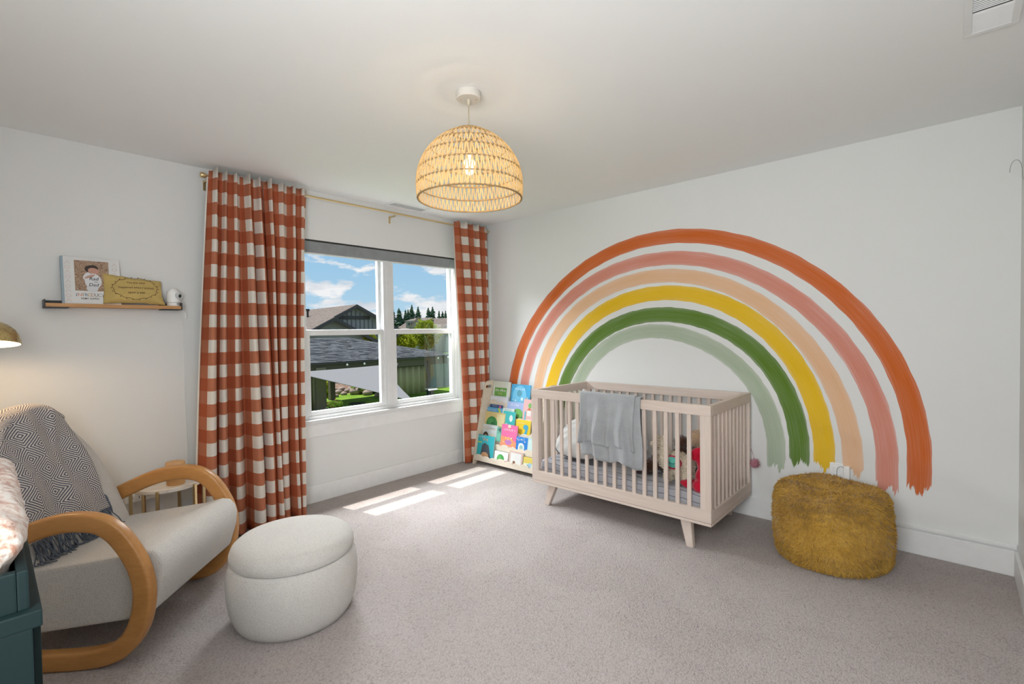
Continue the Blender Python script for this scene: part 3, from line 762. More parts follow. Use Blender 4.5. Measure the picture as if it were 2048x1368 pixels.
def fur_blades(name, pts, nrms, parent, mat, L=.02, w=.0022, droop=.6, world=False, seed=1):
    rs = np.random.default_rng(seed); n = len(pts); P = np.array(pts); Nn = np.array(nrms)
    Tn = np.cross(Nn, rs.normal(size=(n, 3))); Tn /= np.linalg.norm(Tn, axis=1)[:, None]+1e-9
    # clump direction: smooth noise field + gravity
    g = np.array([(math.sin(p[0]*31+p[2]*17), math.sin(p[1]*29+p[2]*11+2), -1.0) for p in P])
    D = Nn*.75+g*.42*droop+rs.normal(size=(n, 3))*.22
    out = (D*Nn).sum(1); D += Nn*np.maximum(0, .25-out)[:, None]
    D /= np.linalg.norm(D, axis=1)[:, None]; Ln = L*(.6+.7*rs.random(n))
    D2 = D+np.array([0, 0, -.5])*droop; D2 /= np.linalg.norm(D2, axis=1)[:, None]
    A = P-Tn*w; B = P+Tn*w; Mi = P+D*Ln[:, None]*.6; A2 = Mi-Tn*w*.7; B2 = Mi+Tn*w*.7; Tip = Mi+D2*Ln[:, None]*.45
    V = np.stack([A, B, B2, A2, Tip], 1).reshape(-1, 3); i = np.arange(n)*5
    faces = [f for k in i for f in ((k, k+1, k+2, k+3), (k+3, k+2, k+4))]
    me = bpy.data.meshes.new('m'); me.from_pydata(V.tolist(), [], faces); me.polygons.foreach_set('use_smooth', [True]*len(me.polygons)); me.update()
    return setp(link(name, me, mat, parent, world), kind='stuff')
pts, nr = [], []
rs = random.Random(2)
for i in range(32000):
    th_ = rs.uniform(0, 2*PI); t = rs.uniform(.12, 1)
    if t > .72 and rs.random() > (1-t)*3.4+.08: continue
    p = pouf_pt(th_, t); a = pouf_pt(th_+.02, t)-p; b = pouf_pt(th_, min(1, t+.01))-pouf_pt(th_, max(0, t-.01)); n = a.cross(b)
    if n.length < 1e-9: continue
    n.normalize(); pts.append(p[:]); nr.append(n[:])
fur_blades('fur', pts, nr, pf, FUR, .0165, .0027, .95)

# ------------------------------------------------------------------ side table, canister, outlet strip
TX, TY, TZ, TR = .27, -2.905, .462, .176
st = thing('side_table', 'small round side table with white stone top and gold legs behind the chair arm', 'table', (TX, TY, 0))
def marble():
    t = NT('pale_stone'); v = t.coord(); n = t.noise(v, 7, 6, .6, dist=1.2); return t.fin(t.ramp(n, [(.35, (.62, .55, .46)), (.5, (.80, .75, .68)), (.7, (.84, .81, .76))]), .35)
link('top', lathe_mesh([(TR-.004, TZ-.024), (TR, TZ-.02), (TR, TZ-.004), (TR-.004, TZ)], 56), marble(), st)
for k in range(6):
    a = -.5+k*PI/3; lx, ly = TR*1.03*math.cos(a), TR*1.03*math.sin(a)
    obox('leg', (-.008, .008, -.008, .008, 0, TZ-.006), GOLD, st, .002, (0, 0, a), (lx, ly, 0))
V, Fc = tube_data([(TR*math.cos(t), TR*math.sin(t), .08) for t in np.linspace(0, 2*PI, 40, endpoint=False)], .005, 6, True); link('ring', mesh(V, Fc, True), GOLD, st)
cp = onz(343, 969, TZ)
can = thing('wooden_canister', 'round bamboo canister with a lid on the side table', 'canister', (cp[0]+.005, cp[1]+.02, TZ))
link('body', lathe_mesh([(.044, 0), (.046, .004), (.046, .085), (.044, .087)], 32), BAMBOO, can)
link('lid', lathe_mesh([(.047, .089), (.0485, .091), (.0485, .128), (.046, .131), (.001, .132)], 32), BAMBOO, can)
ps = thing('power_outlet_box', 'white wall-mounted outlet expander behind the rocking chair', 'outlet', (.02, -3.0, .34))
box('body', (.0, .03, -3.075, -2.915, .315, .365), WPLAST, ps, .006)
for y in (-3.045, -3.0, -2.955):
    for dy in (-.006, .006): box('slot', (.0295, .0308, y+dy-.0015, y+dy+.0015, .336, .348), DARK, ps)

# ------------------------------------------------------------------ front-facing bookcase
BX0, BX1 = .152, .98
bc = thing('book_display_rack', 'light birch front-facing book rack with scalloped shelf lips by the curtain', 'bookcase', ((BX0+BX1)/2, -.18, 0))
side = [(-.028, 0), (-.075, .0), (-.10, .045), (-.27, .045), (-.315, .0), (-.352, .0), (-.352, .012), (-.285, .33), (-.188, .735), (-.184, .757), (-.176, .778), (-.163, .796), (-.147, .808), (-.128, .814), (-.11, .816), (-.05, .816), (-.028, .805)]
def side_panel(x):
    bm = bmesh.new(); hole = [(-.158, .748), (-.15, .742), (-.085, .742), (-.075, .748), (-.075, .764), (-.085, .771), (-.15, .771), (-.158, .764)]
    t = .012
    rings = []
    for xx in (x, x+t):
        rings.append(([bm.verts.new((xx, a, b)) for a, b in side], [bm.verts.new((xx, a, b)) for a, b in hole]))
    for (o, h), fl in zip(rings, (1, 0)):
        ed = []
        for L in (o, h):
            for i in range(len(L)): ed.append(bm.edges.new((L[i], L[(i+1) % len(L)])))
        bmesh.ops.triangle_fill(bm, use_beauty=True, use_dissolve=False, edges=ed)
    for q in (0, 1):
        A, B = rings[0][q], rings[1][q]
        for i in range(len(A)): bm.faces.new((A[i], A[(i+1) % len(A)], B[(i+1) % len(A)], B[i]))
    return bm_mesh(bm)
for x in (BX0, BX1-.012): link('side_panel', side_panel(x), BIRCH, bc, True)
TIER = [(-.318, .050), (-.258, .175), (-.200, .305), (-.146, .435), (-.096, .565)]      # front lip y, shelf z
def scallop(y, z, k):
    poly = [(BX0+.012, z-.012), (BX1-.012, z-.012)]; n = 8; w = (BX1-BX0-.024)/n
    top = []
    for i in range(n):
        for t in np.linspace(0, PI, 8): top.append((BX1-.012-w*(i+.5)+w*.5*math.cos(t), z+.022+.022*math.sin(t)+(.008 if i % 3 == 1 else 0)))
    return prism_mesh(poly+top, y-.010, y, 'y')
LIP = wood('birch_face', (.70, .62, .50), (.80, .73, .62), (4, 14, 14), .5)
for k, (y, z) in enumerate(TIER):
    link('shelf_lip', scallop(y, z, k), LIP, bc, True)
    box('shelf', (BX0+.012, BX1-.012, y, y+.058, z-.012, z), BIRCH, bc, .001)
    obox('divider', (BX0+.012, BX1-.012, 0, .006, 0, .19), BIRCH, bc, 0, (-.16, 0, 0), (0, y+.052, z), world=True)
GRP = 'picture books on the display rack'
PAGE = plain((.80, .77, .70), .8, name='paper')
LETTER = {}
def ink(c): return plain(c, .6, name='print_ink')
def book(label, tier, px, color, art=(), t=.012, slot=0.0, corner=None, dy=0.0):
    """px = (x0,x1,ytop) in the photo; the book stands on its tier's shelf and leans back on the divider"""
    ly, lz = TIER[tier]; y0 = ly+.004+slot
    lean = .17
    x0, x1, yt = px
    yg = y0+.03
    A = ony(x0, yt+1.5, yg); B = ony(x1, yt+3.5, yg); X0, X1 = float(A[0]), float(B[0]); top = float((A[2]+B[2])/2)
    w, h = X1-X0, (top-lz)/math.cos(lean)
    r = thing('picture_book', label, 'book', (X0, y0, lz+.001), group=GRP, rot=(-lean, 0, 0))
    cm = plain(color, .45, name='book_cover')
    link('cover', boxes_mesh([(0, w, 0, .0022, 0, h), (0, w, t-.0022, t, 0, h), (0, .0022, .0022, t-.0022, 0, h)], .0006, 1), cm, r)
    box('pages', (.0022, w-.003, .0022, t-.0022, .002, h-.003), PAGE, r, world=False)
    k = 0
    for a in art:
        k += 1; d = -.0006-.00035*k; kind = a[0]
        if kind == 'rect': _, c, u0, u1, v0, v1 = a; me = mesh([(u0*w, d, v0*h), (u1*w, d, v0*h), (u1*w, d, v1*h), (u0*w, d, v1*h)], [(0, 1, 2, 3)]); link('printed_panel', me, ink(c), r)
        elif kind == 'oval':
            _, c, u, v, ru, rv = a; P = [(u*w+ru*w*math.cos(q), d, v*h+rv*w*math.sin(q)) for q in np.linspace(0, 2*PI, 28, endpoint=False)]
            link('printed_shape', mesh(P, [tuple(range(28))]), ink(c), r)
        elif kind == 'poly': _, c, pts = a; link('printed_shape', mesh([(u*w, d, v*h) for u, v in pts], [tuple(range(len(pts)))]), ink(c), r)
        elif kind == 'text':
            _, c, s, u, v, wid = a[:6]; text_part('title', s, ink(c), r, u*w, v*h, width=wid*w, place=lambda p, q, d=d: (p, d, q))
        elif kind == 'marks':       # print too small to read in the photograph
            _, c, n, u, v, wid = a; q = random.Random(int(u*1000+v*77)+n); P, Fc = [], []; cw = wid*w/n; hh = min(cw*1.5, .09*h)
            for i in range(n):
                x = u*w-wid*w/2+cw*(i+.5); z = v*h+q.uniform(-.1, .1)*hh
                pts = [(x+q.uniform(-.34, .34)*cw, z+(k/3-.5)*hh) for k in range(4)] if q.random() < .6 else [(x+.3*cw*math.cos(t), z+.38*hh*math.sin(t)) for t in np.linspace(.4, 5.4, 7)]
                for (x0_, z0_), (x1_, z1_) in zip(pts[:-1], pts[1:]):
                    dx_, dz_ = x1_-x0_, z1_-z0_; l_ = math.hypot(dx_, dz_)+1e-9; ox, oz = -dz_/l_*cw*.11, dx_/l_*cw*.11; b = len(P)
                    P += [(x0_-ox, d, z0_-oz), (x1_-ox, d, z1_-oz), (x1_+ox, d, z1_+oz), (x0_+ox, d, z0_+oz)]; Fc.append((b, b+1, b+2, b+3))
            setp(link('printed_marks', mesh(P, Fc), ink(c), r), kind='stuff')
        elif kind == 'dots':
            _, cs, n, seed, (u0, u1, v0, v1), rr = a; q = random.Random(seed); P, Fc = [], []
            cols = cs
            for ci, c in enumerate(cols):
                P, Fc = [], []
                for i in range(n):
                    cu, cv = q.uniform(u0, u1)*w, q.uniform(v0, v1)*h; rad = rr*w*q.uniform(.5, 1.2); b = len(P)
                    P += [(cu+rad*math.cos(s), d-.0001*ci, cv+rad*math.sin(s)) for s in np.linspace(0, 2*PI, 9, endpoint=False)]; Fc.append(tuple(range(b, b+9)))
                setp(link('printed_dots', mesh(P, Fc), ink(c), r), kind='stuff')
    return r
W_ = (.80, .80, .78)
# back tier
book('board book with a green panel reading the office, back row left', 4, (986, 1020, 761), (.70, .75, .66),
     [('rect', (.16, .42, .09), .12, .82, .28, .74), ('text', W_, 'the office', .46, .64, .6), ('oval', (.62, .36, .28), .64, .18, .12, .16), ('oval', (.30, .12, .06), .25, .12, .12, .06), ('marks', (.6, .6, .2), 3, .45, .5, .3)], .014)
book('bright blue picture book with frosted white figures, back row by the crib', 4, (1023, 1061, 767), (.06, .36, .62),
     [('oval', (.16, .52, .76), .45, .5, .36, .42), ('oval', (.10, .33, .45), .45, .62, .13, .13), ('marks', (.55, .75, .85), 5, .47, .80, .55), ('dots', [(.6, .8, .86), (.25, .6, .8)], 9, 4, (.1, .9, .08, .5), .06)], .010)
# fourth tier
book('plain pale blue-white book in the second row from the back', 3, (980, 1016, 790), (.62, .68, .74), [('poly', (.72, .66, .70), [(0, .3), (1, .42), (1, .2), (0, .15)]), ('rect', (.74, .77, .8), .05, .95, .55, .95)], .008, .016)
book('navy picture book with a pink flower peeking above its neighbours', 3, (981, 1006, 807), (.035, .10, .27), [('oval', (.75, .15, .36), .82, .86, .09, .09), ('marks', (.5, .6, .8), 5, .42, .90, .4)], .008)
book('lavender sky picture book with a green jungle scene', 3, (1015, 1047, 802), (.36, .46, .72),
     [('rect', (.07, .24, .09), .0, 1, .0, .46), ('oval', (.16, .42, .10), .7, .44, .3, .22), ('oval', (.10, .32, .12), .25, .42, .26, .2), ('oval', (.10, .05, .05), .45, .14, .32, .16), ('marks', (.72, .76, .86), 4, .5, .85, .5)], .010)
book('pale pink storybook showing white houses, beside the crib post', 3, (1047, 1066, 797), (.74, .46, .45),
     [('rect', (.75, .74, .72), .45, .85, .32, .55), ('poly', (.60, .18, .08), [(.4, .55), (.9, .55), (.65, .68)]), ('oval', (.2, .45, .12), .7, .75, .18, .2), ('rect', (.15, .45, .55), .2, .35, .05, .5)], .010)
# third tier
book('light blue book with a lime ribbon behind the yellow tree book', 2, (969, 1004, 813), (.12, .42, .70), [('poly', (.55, .68, .06), [(.72, 1), (.84, .98), (1, .70), (.92, .66)]), ('marks', (.55, .72, .86), 9, .4, .9, .55)], .009, .016)
book('small white-topped book tucked behind the teal book', 2, (1004, 1027, 815), (.66, .74, .72), [('marks', (.35, .45, .5), 6, .5, .93, .6)], .007, .018)
book('yellow picture book with a big round green tree', 2, (967.5, 1011, 822), (.68, .56, .24),
     [('rect', (.74, .66, .36), .62, .97, .06, .92), ('oval', (.05, .27, .08), .42, .42, .25, .24), ('oval', (.09, .36, .12), .36, .50, .13, .12), ('oval', (.04, .20, .07), .50, .36, .12, .12), ('rect', (.22, .10, .04), .38, .46, .02, .22), ('marks', (.45, .2, .1), 4, .8, .3, .2)], .014)
book('teal board book with a pale moon on its cover', 2, (1006, 1030, 821), (.05, .45, .45), [('oval', (.70, .78, .74), .68, .72, .14, .2), ('oval', (.5, .66, .62), .35, .45, .12, .08)], .012)
book('yellow book with a blue long-necked dinosaur', 2, (1033, 1062, 838), (.75, .56, .03),
     [('marks', (.78, .62, .35), 8, .38, .82, .55), ('marks', (.55, .22, .03), 4, .32, .42, .42), ('oval', (.06, .36, .50), .70, .62, .17, .13), ('poly', (.06, .36, .50), [(.72, .66), (.88, .62), (.78, .2), (.55, .0), (.45, .02), (.66, .34)])], .012)
# second tier
book('white picture book with two drawn children\'s faces', 1, (962.5, 996, 847), (.64, .70, .70),
     [('marks', (.22, .20, .26), 10, .5, .82, .7), ('oval', (.07, .04, .03), .32, .44, .16, .18), ('oval', (.56, .34, .22), .33, .36, .13, .14), ('oval', (.72, .66, .5), .72, .40, .14, .17), ('rect', (.10, .45, .44), .6, 1, .0, .12)], .012, .016)
book('narrow sea-green book between the white and the pink books', 1, (994, 1004, 853), (.16, .46, .36), [('poly', (.06, .14, .14), [(.2, .9), (.8, 1), (.8, .75)]), ('rect', (.22, .56, .44), .15, .8, .05, .7)], .012, .012)
book('hot pink and orange picture book with yellow lettering', 1, (1003, 1034, 848), (.78, .16, .36),
     [('poly', (.82, .30, .16), [(0, 0), (1, 0), (1, .35), (.6, .48), (0, .55)]), ('marks', (.82, .74, .76), 7, .5, .80, .75), ('marks', (.78, .58, .14), 3, .52, .48, .5), ('oval', (.50, .20, .48), .5, .32, .22, .12), ('oval', (.84, .62, .58), .5, .94, .1, .09), ('dots', [(.85, .82, .8), (.75, .5, .1)], 6, 9, (.08, .92, .1, .95), .04)], .013)
book('royal blue book with a white arched window', 1, (1033, 1057, 872), (.03, .22, .62),
     [('rect', (.72, .76, .76), .25, .75, .08, .38), ('oval', (.72, .76, .76), .5, .38, .25, .25), ('oval', (.30, .50, .46), .5, .35, .15, .16), ('marks', (.3, .6, .8), 4, .5, .84, .55), ('dots', [(.75, .45, .6), (.6, .7, .8)], 6, 3, (.06, .94, .55, .96), .035)], .011)
book('pale aqua book at the right end beside the crib post', 1, (1057, 1070, 874), (.45, .64, .64), [('rect', (.56, .72, .7), .1, .9, .1, .9)], .012)
# front tier
book('turquoise book with a dark-haired figure, front row left', 0, (952.5, 988, 869), (.03, .40, .46),
     [('poly', (.055, .07, .085), [(.3, .12), (.88, .12), (.72, .62), (.5, .70), (.36, .60)]), ('oval', (.50, .28, .14), .55, .18, .20, .14), ('rect', (.55, .62, .08), .0, .34, .68, .72), ('marks', (.70, .26, .12), 3, .5, .84, .35), ('oval', (.68, .42, .06), .5, .06, .28, .08), ('marks', (.5, .74, .75), 6, .3, .93, .4)], .014)
book('white board book with a round green bush, front row', 0, (991, 1018, 901), (.80, .80, .77), [('oval', (.07, .36, .09), .48, .42, .26, .24), ('oval', (.12, .45, .12), .40, .55, .12, .1), ('dots', [(.65, .12, .1)], 3, 5, (.78, .95, .1, .4), .03)], .02)
book('pinkish board book with a small brown animal, front row middle', 0, (1020, 1047, 901), (.62, .46, .40), [('rect', (.72, .72, .70), .12, .90, .12, .9), ('oval', (.25, .12, .06), .4, .30, .10, .09), ('oval', (.74, .70, .64), .58, .18, .14, .10), ('oval', (.55, .30, .12), .22, .16, .1, .07)], .02)
book('yellow and blue board book, front row nearest the crib', 0, (1049, 1072, 913), (.70, .56, .12), [('rect', (.68, .72, .60), .05, .95, .05, .55), ('oval', (.12, .34, .52), .45, .22, .22, .2), ('oval', (.35, .55, .7), .6, .45, .14, .14)], .02)

# ------------------------------------------------------------------ wall shelf and what stands on it
SZ = 1.512; SY0, SY1, SXD = -3.400, -2.772, .115
sf = thing('wall_shelf', 'narrow oak wall ledge with black end brackets', 'shelf', (0, (SY0+SY1)/2, SZ))
box('board', (.004, SXD, SY0+.006, SY1-.006, SZ-.020, SZ), SHELFW, sf, .002)
for a, b, c in ((SY0, SY0+.006, 1), (SY1-.006, SY1, -1)):
    box('bracket', (0.0, SXD+.002, a, b, SZ-.024, SZ+.020), BLACK, sf, .001)
    y0, y1 = (SY0, SY0+.10) if c == 1 else (SY1-.10, SY1)
    box('bracket_strap', (0.0, SXD+.002, y0, y1, SZ-.025, SZ-.0205), BLACK, sf)
    box('back_plate', (0.0, .004, y0, y1, SZ, SZ+.020), BLACK, sf)
# photo album
lean = .16
def shelf_book():
    y0 = float(onx(124, 560, .06)[1]); y1 = float(onx(241, 560, .06)[1]); zt = float(onx(124, 511, .05)[2])
    w = y1-y0; h = (zt-SZ)/math.cos(lean); t = .034
    r = thing('photo_album', 'white hardcover baby album with a grey-blue spine leaning on the shelf', 'book', (.074, y0, SZ+.001), rot=(0, -lean, 0))
    # local: y across, z up, +x out of the cover
    cov = plain((.74, .74, .73), .45); sp = plain((.33, .42, .49), .6)
    link('cover', boxes_mesh([(-.0025, 0, .0, w, 0, h), (-t, -t+.0025, 0, w, 0, h)], .0006, 1), cov, r)
    box('pages', (-t+.0025, -.0025, .003, w-.003, .003, h-.003), PAGE, r, world=False)
    box('spine', (-t-.0005, .0006, -.003, .008, -.0, h+.001), sp, r, .001, world=False)
    F = lambda u, v, d=.0008: (d, u*w, v*h)
    def quad(n, c, u0, u1, v0, v1, d, m=None): return link(n, mesh([F(u0, v0, d), F(u1, v0, d), F(u1, v1, d), F(u0, v1, d)], [(0, 1, 2, 3)]), m or ink(c), r)
    t_ = NT('woven_rug_print'); nz = t_.noise(t_.coord('Object', (1, 1, 1)), 120, 5, .7, dist=1.5); rug = t_.fin(t_.ramp(nz, [(.3, (.09, .045, .03)), (.5, (.36, .23, .15)), (.7, (.62, .48, .36))]), .6)
    ph = quad('cover_photo', None, .21, .80, .28, .93, .0008, rug)
    def oval(n, c, u, v, a, b, d, tilt=0.0):
        P = []
        for q in np.linspace(0, 2*PI, 30, endpoint=False):
            x, y = a*math.cos(q), b*math.sin(q); P.append((d, u*w+x*math.cos(tilt)-y*math.sin(tilt), v*h+x*math.sin(tilt)+y*math.cos(tilt)))
        return link(n, mesh(P, [tuple(range(30))]), ink(c), r)
    oval('printed_shape', (.045, .028, .022), .50, .76, .030, .022, .0012, .2)
    oval('printed_shape', (.56, .30, .23), .535, .715, .025, .018, .0015, -.2)
    oval('printed_shape', (.72, .73, .75), .52, .49, .037, .046, .0018)
    oval('printed_shape', (.70, .71, .73), .41, .60, .012, .024, .0020, -.5)
    oval('printed_shape', (.56, .33, .26), .46, .59, .026, .007, .0023, .45)
    oval('printed_shape', (.66, .67, .69), .50, .34, .026, .022, .0024)
    P3 = lambda a, b, d=.0028: (d, a, b)
    text_part('lettering', 'Rad', ink((.02, .02, .02)), r, .535*w, .545*h, width=.15*w, place=P3, italic=.2)
    text_part('lettering', 'like', ink((.02, .02, .02)), r, .57*w, .475*h, width=.055*w, place=P3)
    text_part('lettering', 'Dad', ink((.02, .02, .02)), r, .53*w, .415*h, width=.16*w, place=P3, italic=.2)
    cols = [(.10, .20, .30), (.62, .22, .12), (.55, .40, .28), (.15, .27, .38), (.60, .40, .15), (.62, .34, .30), (.20, .22, .24), (.35, .30, .26), (.22, .22, .22), (.50, .18, .12), (.15, .25, .3)]
    for i, ch in enumerate('iNTRODUCiNG'):
        text_part('title_letter', ch, ink(cols[i]), r, (.225+.056*i)*w, .195*h, height=(.074 if ch == 'i' else .066)*h, place=lambda a, b: (.0012, a, b))
    text_part('subtitle', 'REMY ASPEN', ink((.03, .03, .03)), r, .45*w, .115*h, width=.30*w, place=lambda a, b: (.0012, a, b))
    V, Fc = [], []
    q = random.Random(4)
    for u0, u1 in ((.03, .16), (.84, .97)):       # faint tone-on-tone letters down both margins
        for i in range(9):
            v = .07+.1*i; c = .5*(u0+u1); b = len(V); n = 16; ru, rv = (u1-u0)*.38*w, .038*h
            if i % 2:
                for s in (1, .62):
                    V += [(.0009, c*w+ru*s*math.cos(k), v*h+rv*s*math.sin(k)) for k in np.linspace(0, 2*PI, n, endpoint=False)]
                Fc += [(b+k, b+(k+1) % n, b+n+(k+1) % n, b+n+k) for k in range(n)]
            else:
                for j in (-1, 1):
                    bb = len(V); V += [(.0009, c*w+j*ru*.9-.1*ru, v*h-rv), (.0009, c*w+j*ru*.9+.25*ru, v*h-rv), (.0009, c*w+.2*ru, v*h+rv), (.0009, c*w-.15*ru, v*h+rv)]; Fc.append((bb, bb+1, bb+2, bb+3))
    setp(link('margin_letters', mesh(V, Fc), plain((.70, .62, .59), .5), r), kind='stuff')
shelf_book()
# yellow embroidered cushion
YEL = knit('mustard_linen', (.60, .44, .16), 320, .3, .1)
def shelf_pillow():
    ya = float(onx(206, 575, .09)[1]); yb = float(onx(331, 575, .09)[1]); W = yb-ya; H = .192
    r = thing('message_cushion', 'small mustard cushion with stitched words on the shelf', 'cushion', (.07, (ya+yb)/2, SZ))
    ol = []
    n = 14
    cor = [(-W/2, .0), (W/2, -.0), (W/2-.012, H*.80), (-W/2-.004, H)]
    for i in range(4):
        p, q = np.array(cor[i]), np.array(cor[(i+1) % 4])
        for k in range(n):
            t = k/n; m = p+(q-p)*t; c = np.array([0, H*.47]); m = m+(c-m)*(.16*math.sin(PI*t)*(.55 if i in (0, 2) else .35)); ol.append(tuple(m))
    def pl(a, b, d): tilt = .22; return (.078+d*math.cos(tilt)-b*math.sin(tilt), (ya+yb)/2+a, SZ+.004+b*math.cos(tilt)+d*math.sin(tilt)+.0)
    rings = [(.25, -.020), (.6, -.018), (.85, -.010), (.97, -.003), (1, 0), (.97, .004), (.85, .015), (.6, .026), (.25, .031), (.06, .0315)]
    me = puff_mesh(ol, rings, pl, (0, H*.47)); c = link('cover', me, YEL, r, True); rough_disp(c, .009, .022)
    def surf(a, b):    # on the front of the puffed cover
        q = max(abs(a)/(W*.46), abs(b-H*.47)/(H*.46)); d = np.interp(q, [.0, .25, .6, .85, .97], [.0315, .031, .026, .015, .004]); return pl(a, b, d+.0042)
    br = ink((.12, .055, .02))
    def lines(s, y, w): 
        o = text_part('stitched_words', s, br, r, .005, y, width=w, place=lambda a, b: surf(a, b), italic=.15)
        o.matrix_parent_inverse = mwof(r).inverted()
    lines('You are what', H*.66, W*.30); lines('happened when I wished', H*.49, W*.56); lines('upon a star', H*.33, W*.28)
    P = [surf(.002+W*.355*math.cos(t)*(1+.03*math.sin(9*t)), H*.48+H*.335*math.sin(t)*(1+.05*math.sin(11*t))) for t in np.linspace(0, 2*PI, 70, endpoint=False)]
    tube('stitched_vine', P, .0011, br, r, 5, True, world=True)
    V, Fc = [], []
    for i in range(22):
        t = 2*PI*i/22; p = surf(.002+W*.375*math.cos(t), H*.48+H*.36*math.sin(t)); b = len(V)
        V += [(p[0], p[1]-.0035, p[2]), (p[0]+.001, p[1], p[2]+.0028), (p[0], p[1]+.0035, p[2]+.001), (p[0], p[1], p[2]-.0028)]; Fc.append((b, b+1, b+2, b+3))
    setp(link('stitched_leaves', mesh(V, Fc), br, r, True), kind='stuff')
shelf_pillow()
# baby monitor camera
mc = onx(347, 609, .06)
mon = thing('baby_monitor', 'white swivelling baby monitor camera at the end of the shelf', 'camera', (.06, float(mc[1]), SZ), .5)
mon.scale = (1.2, 1.2, 1.2)
link('base', lathe_mesh([(.028, 0), (.030, .003), (.030, .016), (.027, .018)], 32), WPLAST, mon)
link('housing', lathe_mesh([(.027, .018), (.031, .021), (.032, .05), (.029, .072), (.020, .087), (.008, .093), (.001, .094)], 32), WPLAST, mon)
lens = lathe_mesh([(.016, 0), (.019, .004), (.019, .018), (.016, .022), (.012, .022), (.010, .019), (.001, .018)], 24)
lens.transform(Matrix.Translation((.018, .004, .056)) @ Euler((0, PI/2+.15, .1)).to_matrix().to_4x4())
lo = link('lens_barrel', lens, plain((.62, .64, .65), .35), mon)
gl = lathe_mesh([(.009, .0185), (.0085, .021), (.004, .0225), (.0005, .023)], 20); gl.transform(Matrix.Translation((.018, .004, .056)) @ Euler((0, PI/2+.15, .1)).to_matrix().to_4x4()); link('lens', gl, plain((.03, .05, .045), .1), lo)
box('speaker_slot', (.0285, .031, -.006, .006, .010, .013), DARK, mon, world=False)
mcy = float(onx(364, 620, .01)[1])
cd = thing('monitor_cable', 'thin white cable hanging from the shelf end to the floor behind the side table', 'cable', (.01, mcy, 0))
tube('cord', catmull([(.02, mcy-.02, SZ-.03), (.012, mcy, SZ-.08), (.006, mcy+.004, 1.25), (.006, mcy, .95), (.006, mcy+.008, .6), (.008, mcy, .33)], 6), .0022, WPLAST, cd, 6, world=True)
box('cable_clip', (.0, .012, mcy+.012, mcy+.024, SZ-.075, SZ-.03), WPLAST, cd, .002)
tube('loop', catmull([(.008, mcy+.03, SZ-.02), (.008, mcy+.036, SZ-.06), (.008, mcy+.022, SZ-.08), (.008, mcy+.018, SZ-.04)], 5), .0018, WPLAST, cd, 5, world=True)

# ------------------------------------------------------------------ plush toys in the crib
def plush_mat(name, c): 
    t = NT(name); v = t.coord(); n = t.voro(v, 110); f = t.noise(v, 60, 3); h = t.math('MULTIPLY_ADD', f, .6, n); t.bump(h, .7, .01)
    return t.fin(t.ramp(h, [(.25, tuple(min(1, x*1.08) for x in c)), (.9, tuple(x*.72 for x in c))]), .95, spec=.1, sheen=.4)
CRM = plush_mat('cream_plush', (.93, .82, .64)); BRN = plush_mat('brown_plush', (.105, .045, .028)); TAN = plush_mat('tan_plush', (.80, .56, .36)); RED = knit('red_fleece', (.52, .008, .035), 200, .3, .3); GRB = plush_mat('taupe_plush', (.20, .13, .095))
def plush_fur(name, blobs, parent, mat, n, L, seed, w=.0016):
    q = random.Random(seed); P, N = [], []
    tot = sum(r[0]*r[1]+r[1]*r[2]+r[0]*r[2] for _, r, _ in blobs)
    for c, r, e in blobs:
        m = Euler(e).to_matrix()
        for _ in range(int(n*(r[0]*r[1]+r[1]*r[2]+r[0]*r[2])/tot)):
            v = Vector((q.gauss(0, 1), q.gauss(0, 1), q.gauss(0, 1))).normalized(); p = Vector(c)+m @ Vector((v.x*r[0], v.y*r[1], v.z*r[2])); nn = (m @ Vector((v.x/r[0], v.y/r[1], v.z/r[2]))).normalized()
            P.append(p[:]); N.append(nn[:])
    fur_blades(name, P, N, parent, mat, L, w, .35, seed=seed)
# llama, faces left (local -x)
lx, ly = 2.375, -.625
ll = thing('llama_plush', 'cream woolly llama plush with a teal saddle patch in the crib', 'plush toy', (lx, ly, ZM))
Z3 = (0, 0, 0)
LB = [((0.03, 0, .125), (.098, .065, .072), (0, .15, 0)), ((-.075, 0, .175), (.042, .042, .075), (0, -.35, 0)), ((-.105, 0, .24), (.042, .039, .042), Z3), ((-.055, 0, .14), (.055, .052, .06), Z3), ((.102, 0, .165), (.030, .026, .033), (0, .6, 0))]
LL = [((-.03, -.035, .045), (.028, .026, .05), Z3), ((-.02, .038, .045), (.028, .026, .05), Z3), ((.085, -.035, .042), (.028, .026, .048), Z3), ((.09, .038, .042), (.028, .026, .048), Z3)]
fuse(link('body', blobs_mesh(LB+LL), CRM, ll), .008, 3)
plush_fur('wool', LB+LL[:], ll, CRM, 5600, .010, 3, .0022)
link('muzzle', blobs_mesh([((-.140, -.002, .228), (.030, .026, .024), Z3)]), plush_mat('muzzle_plush', (.74, .60, .44)), ll)
for s in (-1, 1):
    link('ear', blobs_mesh([((-.092+.026*s, .010*s-.006, .288), (.014, .011, .030), (0, .3*s, 0))], 8), CRM, ll)
    link('eye', blobs_mesh([((-.118, .037*s, .246), (.0055, .004, .0055), Z3)], 6), DARK, ll)
def disc_on(name, mat, c, r0, r1, y, parent):
    P = [(c[0]+r0*math.cos(t), y+.02*(math.cos(t)**2)*0, c[1]+r1*math.sin(t)) for t in np.linspace(0, 2*PI, 28, endpoint=False)]
    return solid(link(name, mesh(P, [tuple(range(28))], True), mat, parent), .006, 0)
disc_on('saddle_trim', plain((.48, .02, .06), .8), (.02, .148), .058, .044, -.074, ll)
sdl = disc_on('saddle_patch', plain((.10, .46, .38), .8), (.02, .150), .046, .034, -.079, ll)
tube('stitched_smile', [(-.008, -.084, .15), (.008, -.084, .142), (.028, -.084, .142), (.044, -.084, .15)], .002, plain((.03, .12, .12), .7), ll, 5)
